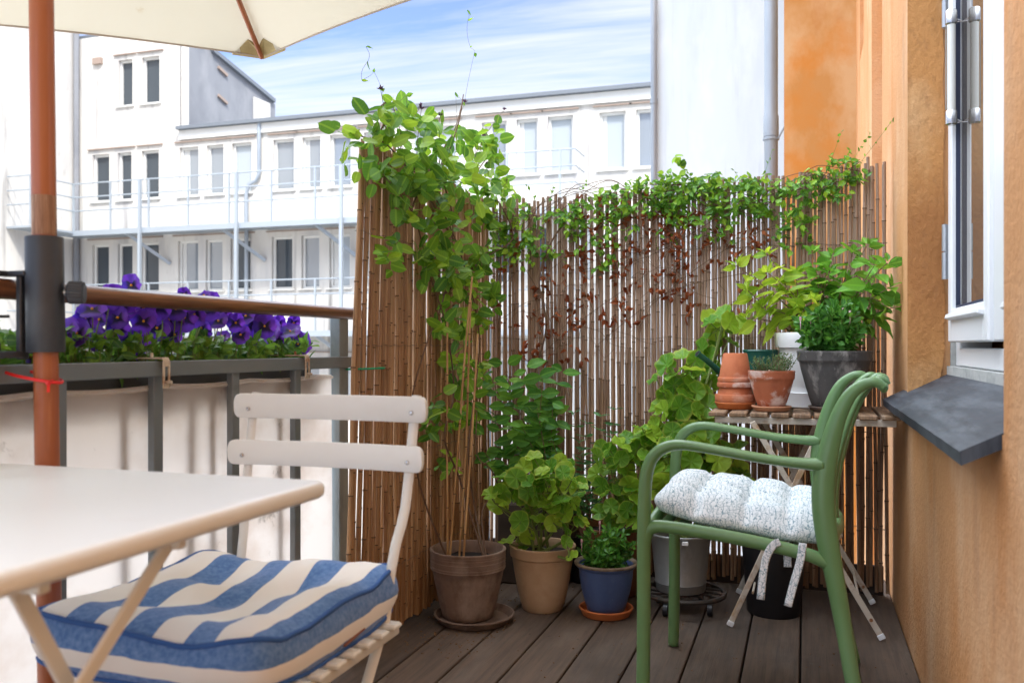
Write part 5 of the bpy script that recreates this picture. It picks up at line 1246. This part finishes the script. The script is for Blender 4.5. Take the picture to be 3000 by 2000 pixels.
# ================================================================== GREEN ARMCHAIR
m_gc = mat('sage_green_plastic', (.105, .215, .075), .33, layers=[((.135, .24, .105), 1.2, (1, 1, 1), .4, .7)], bump=(700, (1, 1, 1), .12, .0004), spec=.5)
gc = thing('green_armchair', (-.1, 2.54, 0), 'sage green plastic armchair with ribbed curved backrest standing side on to the camera', 'chair')
YA, YB = 2.262, 2.828
def g(px, py): p = PY(px, py, YA); return (p.x, p.z)
def put(l, Y): return [V((x, Y, z)) for x, z in l]
front = [g(1880, 2350), g(1884, 2000), g(1886, 1800), g(1886, 1600), g(1889, 1450), g(1897, 1375), g(1918, 1332), g(1955, 1308), g(2005, 1303), g(2100, 1318), g(2250, 1345), g(2350, 1357), g(2415, 1362)]
front[0] = (front[1][0]-.002, .004)
fr_r = [(.0165, .0165), (.0175, .0175), (.0175, .0175), (.0175, .0175), (.017, .017), (.0165, .0165), (.0155, .016), (.0145, .0165), (.013, .0175), (.0125, .0185), (.0125, .019), (.014, .0185), (.018, .017)]
back = [g(2545, 2190), g(2500, 2000), g(2474, 1850), g(2445, 1690), g(2424, 1580), g(2412, 1480), g(2414, 1400), g(2430, 1310), g(2455, 1225), g(2488, 1160), g(2530, 1126), g(2567, 1120), g(2592, 1136)]
d_ = (back[0][0]-back[1][0])/(back[0][1]-back[1][1]); back[0] = (back[1][0]+d_*(.004-back[1][1]), .004)
bk_r = [(.0165, .0165), (.018, .017), (.0195, .018), (.0225, .018), (.026, .018), (.027, .018), (.0265, .0165), (.023, .015), (.019, .014), (.016, .013), (.013, .012), (.012, .012), (.010, .011)]
def rs_(pts, rad, k):
    pp = smooth(pts, k); rr = []
    for i in range(len(pts)-1):
        for j in range(k): t = j/k; rr.append((rad[i][0]*(1-t)+rad[i+1][0]*t, rad[i][1]*(1-t)+rad[i+1][1]*t))
    return pp, rr+[rad[-1]]
for Y, s_ in ((YA, 1), (YB, -1)):
    b = MB(); pp, rr = rs_(put(front, Y), fr_r, 5); b.tube(pp, rr, 20, ref=(1, 0, 0)); b.build('front_leg_and_armrest', m_gc, gc, smooth='all')
    b = MB(); pts = put(back, Y); pts[0].y -= .012*s_; pts[1].y -= .008*s_
    pp, rr = rs_(pts, bk_r, 5); b.tube(pp, rr, 20, ref=(1, 0, 0)); b.build('rear_leg_and_back_upright', m_gc, gc, smooth='all')
    b = MB(); rail = [g(1886, 1600), g(1895, 1560), g(1915, 1543), g(1960, 1543), g(2100, 1565), g(2250, 1595), g(2370, 1625), g(2425, 1650)]
    b.tube(smooth(put(rail, Y), 5), .0165, 16, ref=(0, 0, 1), flat=.95); b.build('seat_rail', m_gc, gc, smooth='all')
z0 = rail[3][1]; x0 = rail[3][0]; x1, z1 = rail[6]
NB = 4
for k in range(NB):
    s_ = (k+1)/(NB+1); Y = YA+(YB-YA)*s_; bow = .052*sin(pi*s_)**.8
    pts = []
    for i, (x, z) in enumerate(back[4:]):
        t = i/8; pts.append(V((x+bow*sin(pi*min(1, t*.62+.18))*(1 if t < .8 else 1-(t-.8)*1.5)+(.0 if i else 0), Y, z+(.0 if t < .7 else .004*sin(pi*s_)))))
    b = MB(); pp, rr = rs_(pts, [(.007, .020), (.008, .022), (.0085, .024), (.0085, .025), (.0085, .025), (.009, .023), (.0095, .020), (.0105, .017), (.010, .014)], 5)
    b.tube(pp, rr, 16, ref=(1, 0, 0)); b.build('back_rib', m_gc, gc, smooth='all')
e_ = back[-1]; b = MB(); b.tube(smooth([V((e_[0]-.002+.018*sin(pi*t/8), YA+(YB-YA)*t/8, e_[1]-.002+.003*sin(pi*t/8))) for t in range(9)], 3), .0095, 14); b.build('top_rail', m_gc, gc, smooth='all')
b = MB(); e_ = back[4]; b.tube(smooth([V((e_[0]+.035*sin(pi*t/8), YA+(YB-YA)*t/8, e_[1]-.005)) for t in range(9)], 3), [(.014, .022)]*25, 14, ref=(1, 0, 0)); b.build('lower_back_rail', m_gc, gc, smooth='all')
b = MB(); b.tube([V((x0-.052, YA, z0-.005)), V((x0-.058, (YA+YB)/2, z0-.004)), V((x0-.052, YB, z0-.005))], .0165, 14, ref=(0, 0, 1)); b.build('front_rail', m_gc, gc, smooth='all')
for k in range(9):
    t = (k+.5)/9; x = x0-.04+(x1-x0+.04)*t; z = z0+(z1-z0)*t+.004; b = MB(); b.tube(smooth([V((x, YA+.004, z)), V((x, YA+.14, z-.008)), V((x, YB-.14, z-.008)), V((x, YB-.004, z))], 4), [(.005, .017)]*13, 10, ref=(0, 0, 1)); b.build('seat_rib', m_gc, gc, smooth='all')
# patterned cushion
m_pt, N, L, bs = newmat('floral_cotton'); t = N.new('ShaderNodeTexCoord'); mp_ = N.new('ShaderNodeMapping'); mp_.inputs['Scale'].default_value = (50, 50, 50); L.new(t.outputs['Object'], mp_.inputs[0])
vo = N.new('ShaderNodeTexVoronoi'); vo.inputs['Scale'].default_value = 1.0; nn = N.new('ShaderNodeTexNoise'); nn.inputs['Scale'].default_value = 1.6; L.new(mp_.outputs[0], nn.inputs['Vector'])
ad = N.new('ShaderNodeVectorMath'); ad.operation = 'MULTIPLY_ADD'; ad.inputs[1].default_value = (1.2, 1.2, 1.2); L.new(nn.outputs[1], ad.inputs[0]); L.new(mp_.outputs[0], ad.inputs[2]); L.new(ad.outputs[0], vo.inputs['Vector'])
f = ramp(N, L, mval(N, 'ABSOLUTE', mval(N, 'SINE', mval(N, 'MULTIPLY', vo.outputs['Distance'], 10.5))), .18, .42, True)
wv = N.new('ShaderNodeTexWave'); wv.inputs['Scale'].default_value = .55; wv.inputs['Distortion'].default_value = 9; wv.inputs['Detail'].default_value = 1.5; L.new(mp_.outputs[0], wv.inputs['Vector'])
f2 = ramp(N, L, wv.outputs[1], .97, .99)
f = mval(N, 'MINIMUM', mval(N, 'ADD', f, f2), 1.0)
L.new(mixn(N, L, mval(N, 'MULTIPLY', f, .9), (.72, .76, .78), (.13, .25, .31)), bs.inputs['Base Color']); bs.inputs['Roughness'].default_value = .9; bumpn(N, L, bs, tnoise(N, L, 400, (1, 1, 1), 2), .2, .001)
ccx, ccy = (x0+x1)/2+.012, (YA+YB)/2; slp = (z1-z0)/(x1-x0)
cz = (z0+z1)/2+.014
tf2 = [(u*.113-.0, v*.115) for u in (-1, 0, 1) for v in (-1, 0, 1)]
pc_ = thing('patterned_cushion', (ccx, ccy, cz), 'pale blue and white floral tufted cushion tied on the green armchair', 'cushion')
mb_, s1, s2 = cushion(ccx, ccy, cz, .455, .50, .084, tf2, n=100, edge=.5, tdep=1.1, tr=.034, slope=slp, wav=8, pinch=.03, seed=9, corner=.02, crease=((-.118, .004, .109), (-.11, .006, .118), .15))
mb_.build('padding', m_pt, pc_, smooth='all')
for pts in ([(2285, 1586), (2262, 1600), (2240, 1650), (2228, 1755)], [(2352, 1590), (2345, 1640), (2328, 1700), (2308, 1775)], [(2300, 1588), (2306, 1620), (2308, 1660)]):
    Yt = YA-.024 if len(pts) == 4 else YA+.03; b = MB(); pp = smooth([PY(x, y, Yt-.002*i) for i, (x, y) in enumerate(pts)], 4)
    b.tube(pp, [(.0008, .0095)]*len(pp), 8, ref=(0, 1, 0)); b.build('tie_ribbon', m_pt, pc_, smooth='all')

# ================================================================== PANSIES in the flower box
m_pu, N, L, bs = newmat('purple_petal')
uv = N.new('ShaderNodeUVMap'); s_ = N.new('ShaderNodeSeparateXYZ'); L.new(uv.outputs[0], s_.inputs[0]); 
cr_ = N.new('ShaderNodeValToRGB'); e = cr_.color_ramp.elements; e[0].color = c4((.060, .022, .42)); e[1].color = c4((.20, .045, .55)); L.new(island(N), cr_.inputs[0])
fb_ = ramp(N, L, mval(N, 'ADD', s_.outputs[1], mval(N, 'MULTIPLY', tnoise(N, L, 150, (1, 1, 1), 2), .25)), .42, .70); dk = mixn(N, L, s_.outputs[0], (.012, .004, .06), cr_.outputs[0])
cur = mixn(N, L, fb_, dk, cr_.outputs[0]); L.new(cur, bs.inputs['Base Color']); bs.inputs['Roughness'].default_value = .55; bs.inputs['Sheen Weight'].default_value = .3
tr = N.new('ShaderNodeBsdfTranslucent'); hs = N.new('ShaderNodeHueSaturation'); hs.inputs['Value'].default_value = 1.6; L.new(cur, hs.inputs['Color']); L.new(hs.outputs[0], tr.inputs[0]); ms = N.new('ShaderNodeMixShader'); ms.inputs[0].default_value = .3; L.new(bs.outputs[0], ms.inputs[1]); L.new(tr.outputs[0], ms.inputs[2]); L.new(ms.outputs[0], N['Material Output'].inputs[0])
m_eye = mat('yellow_eye', (.80, .36, .01), .6)
def petal(b, c, d, n, L_, W_, blotch):
    d, s, n = frame(d, n); vs = []; uvs = []; prof = ((0, .12), (.25, .62), (.5, .95), (.72, 1.0), (.9, .78), (1, .38)); ph = U(0, 6)
    for t, w_ in prof:
        for k in (-1, -.5, 0, .5, 1):
            vs.append(V(c)+d*(L_*t*(1-.10*k*k))+s*(W_/2*w_*k)+n*(.10*L_*sin(ph+k*3)*t+.12*L_*t*t)); uvs.append((0 if blotch else 1, t))
    b.add(vs, [(i*5+j, i*5+j+1, (i+1)*5+j+1, (i+1)*5+j) for i in range(5) for j in range(4)], 0, uvs)
def pansy(root, p, n, r, roll=0):
    b = MB(); n = V(n).normalized(); up = (V((0, 0, 1))-n*n.z).normalized(); rt = up.cross(n); M = lambda a: (up*cos(a+roll)+rt*sin(a+roll))
    petal(b, p-n*.0035, M(.52), n, r, r*1.15, 0); petal(b, p-n*.0045, M(-.52), n, r, r*1.15, 0)
    petal(b, p-n*.0015, M(1.62), n, r*.9, r*.98, 1); petal(b, p-n*.0022, M(-1.62), n, r*.9, r*.98, 1)
    petal(b, p, M(pi), n, r*.95, r*1.35, 1)
    f = b.build('flower', m_pu, root, smooth='all')
    b = MB(); b.tube([p, p+n*.0025, p+n*.004], [.0028, .0026, .001], 8); b.build('flower_eye', m_eye, f, smooth=True)
fl = [(600, 715, 52), (585, 700, 30), (235, 700, 40), (205, 730, 45), (245, 695, 30), (120, 1010, 25), (90, 1045, 22), (300, 905, 50), (330, 870, 40), (355, 905, 45), (290, 935, 25), (495, 935, 50), (440, 905, 42), (420, 940, 40), (540, 930, 45), (570, 920, 42), (590, 960, 38), (610, 905, 40), (640, 940, 30), (395, 1005, 52), (745, 945, 46), (720, 925, 30), (705, 980, 30), (790, 975, 42), (775, 955, 38), (850, 970, 34), (810, 990, 26), (940, 1008, 44), (915, 975, 20), (225, 975, 46), (250, 935, 38), (385, 835, 34), (540, 862, 22), (598, 866, 22), (270, 905, 44), (345, 930, 36), (470, 900, 40), (515, 905, 36), (620, 880, 30), (195, 965, 40), (180, 1000, 34), (375, 905, 36), (560, 900, 34), (655, 920, 30), (760, 925, 34), (735, 990, 26), (860, 945, 24), (280, 990, 40), (460, 960, 42), (345, 960, 38), (510, 980, 36), (130, 960, 36), (650, 985, 26), (420, 900, 40), (690, 945, 30), (815, 950, 28)]
groups = [[], [], [], [], []]
XP = XR-.09
for (x, y, r) in fl:
    if (x, y) in ((600, 715), (585, 700), (235, 700), (205, 730), (245, 695)): continue
    xo = XP+U(-.015, .05)
    p = PX(x, y, xo); p.y = max(1.14, min(2.32, p.y)); groups[max(0, min(4, int((p.y-1.12)/.245)))].append((p, r))
labs = ['purple pansy plant at the near end of the flower box beside the parasol clamp', 'purple pansy plant with many blooms under the handrail, next to the nearest one', 'purple pansy plant in the middle of the flower box by the first rusty bracket', 'purple pansy plant with a cluster of dark blooms before the second rusty bracket', 'purple pansy plant at the far end of the flower box by the galvanised post']
for gi, gl in enumerate(groups):
    yc = 1.12+.245*(gi+.5); root = thing('pansy_plant', (XP, yc, .885), labs[gi], 'pansy', 'pansies in the flower box')
    st, fo = MB(), MB()
    for p, r in gl:
        dep = ray(1500, 1012).dot(p-V((0, 0, H)))
        rr = r*dep/2600*1.06; n = (V((.9, -1.0, .12))+rdir(k=.45)).normalized(); pansy(root, p, n, rr, U(-.3, .3))
        st.tube(curve(V((XP+U(-.02, .02), yc+(p.y-yc)*.8, .885)), p-n*.006, .01, .01, 7), .0014, 5)
    for k in range(230):
        q = V((XP+U(-.055, .035), yc+U(-.14, .14), .893+.085*R()**.8*(1-.15*gi/4))); q.y = max(1.10, min(2.37, q.y)); d = rdir((.35, -.3, .2)); L_ = U(.022, .042)
        leaf(fo, q, d, V((.5, -.5, .8))+rdir(k=.6), L_, L_*U(.45, .65), random.choice(['oval', 'round', 'lance']), .12, U(0, .5))
        if k % 4 == 0: st.tube([V((q.x, q.y, .885)), q], .0012, 4)
    st.build('stems', m_stem, root, smooth=True); fo.build('foliage', g_pan, root, smooth='all')

# ================================================================== fallen leaves on the deck
m_fall = mat('yellow_petal', (.62, .38, .02), .7); m_dry = mat('dry_brown_leaf', (.17, .10, .05), .9)
for (x, y, m, lab) in ((1000, 1952, m_fall, 'small yellow fallen leaf on the dark deck beside the folding chair'), (1018, 1940, m_dry, 'curled dry brown leaf beside the yellow one on the deck'), (1275, 1862, m_dry, 'dry brown leaf crumb on the deck in front of the taupe saucer')):
    p = PZ(x, y, .004); b = MB(); leaf(b, p, rdir((0, 0, 0))*1+V((.5, .3, .1)), (0, 0, 1), .016, .010, 'point', .3, -.2); tag(b.build('fallen_leaf', m, None, smooth='all', org=tuple(p)), lab, 'leaf', 'fallen leaves on the deck')

# crumbs of soil and dry bits swept towards the pots
b = MB()
for k in range(420):
    if k % 3: x, y = U(-1.27, -.95), U(2.5, 3.3)
    else: x, y = U(-1.2, .25), U(2.3, 3.55)
    r = U(.0012, .0035); q = V((x, y, r*.5)); b.tube([q+V((-r, 0, 0)), q, q+V((r, U(-r, r), 0))], [r*.3, r*.8, r*.2], 5)
tag(b.build('soil_crumbs', m_dry), 'dark crumbs of soil and dry plant bits scattered on the deck', 'soil', kind='stuff')
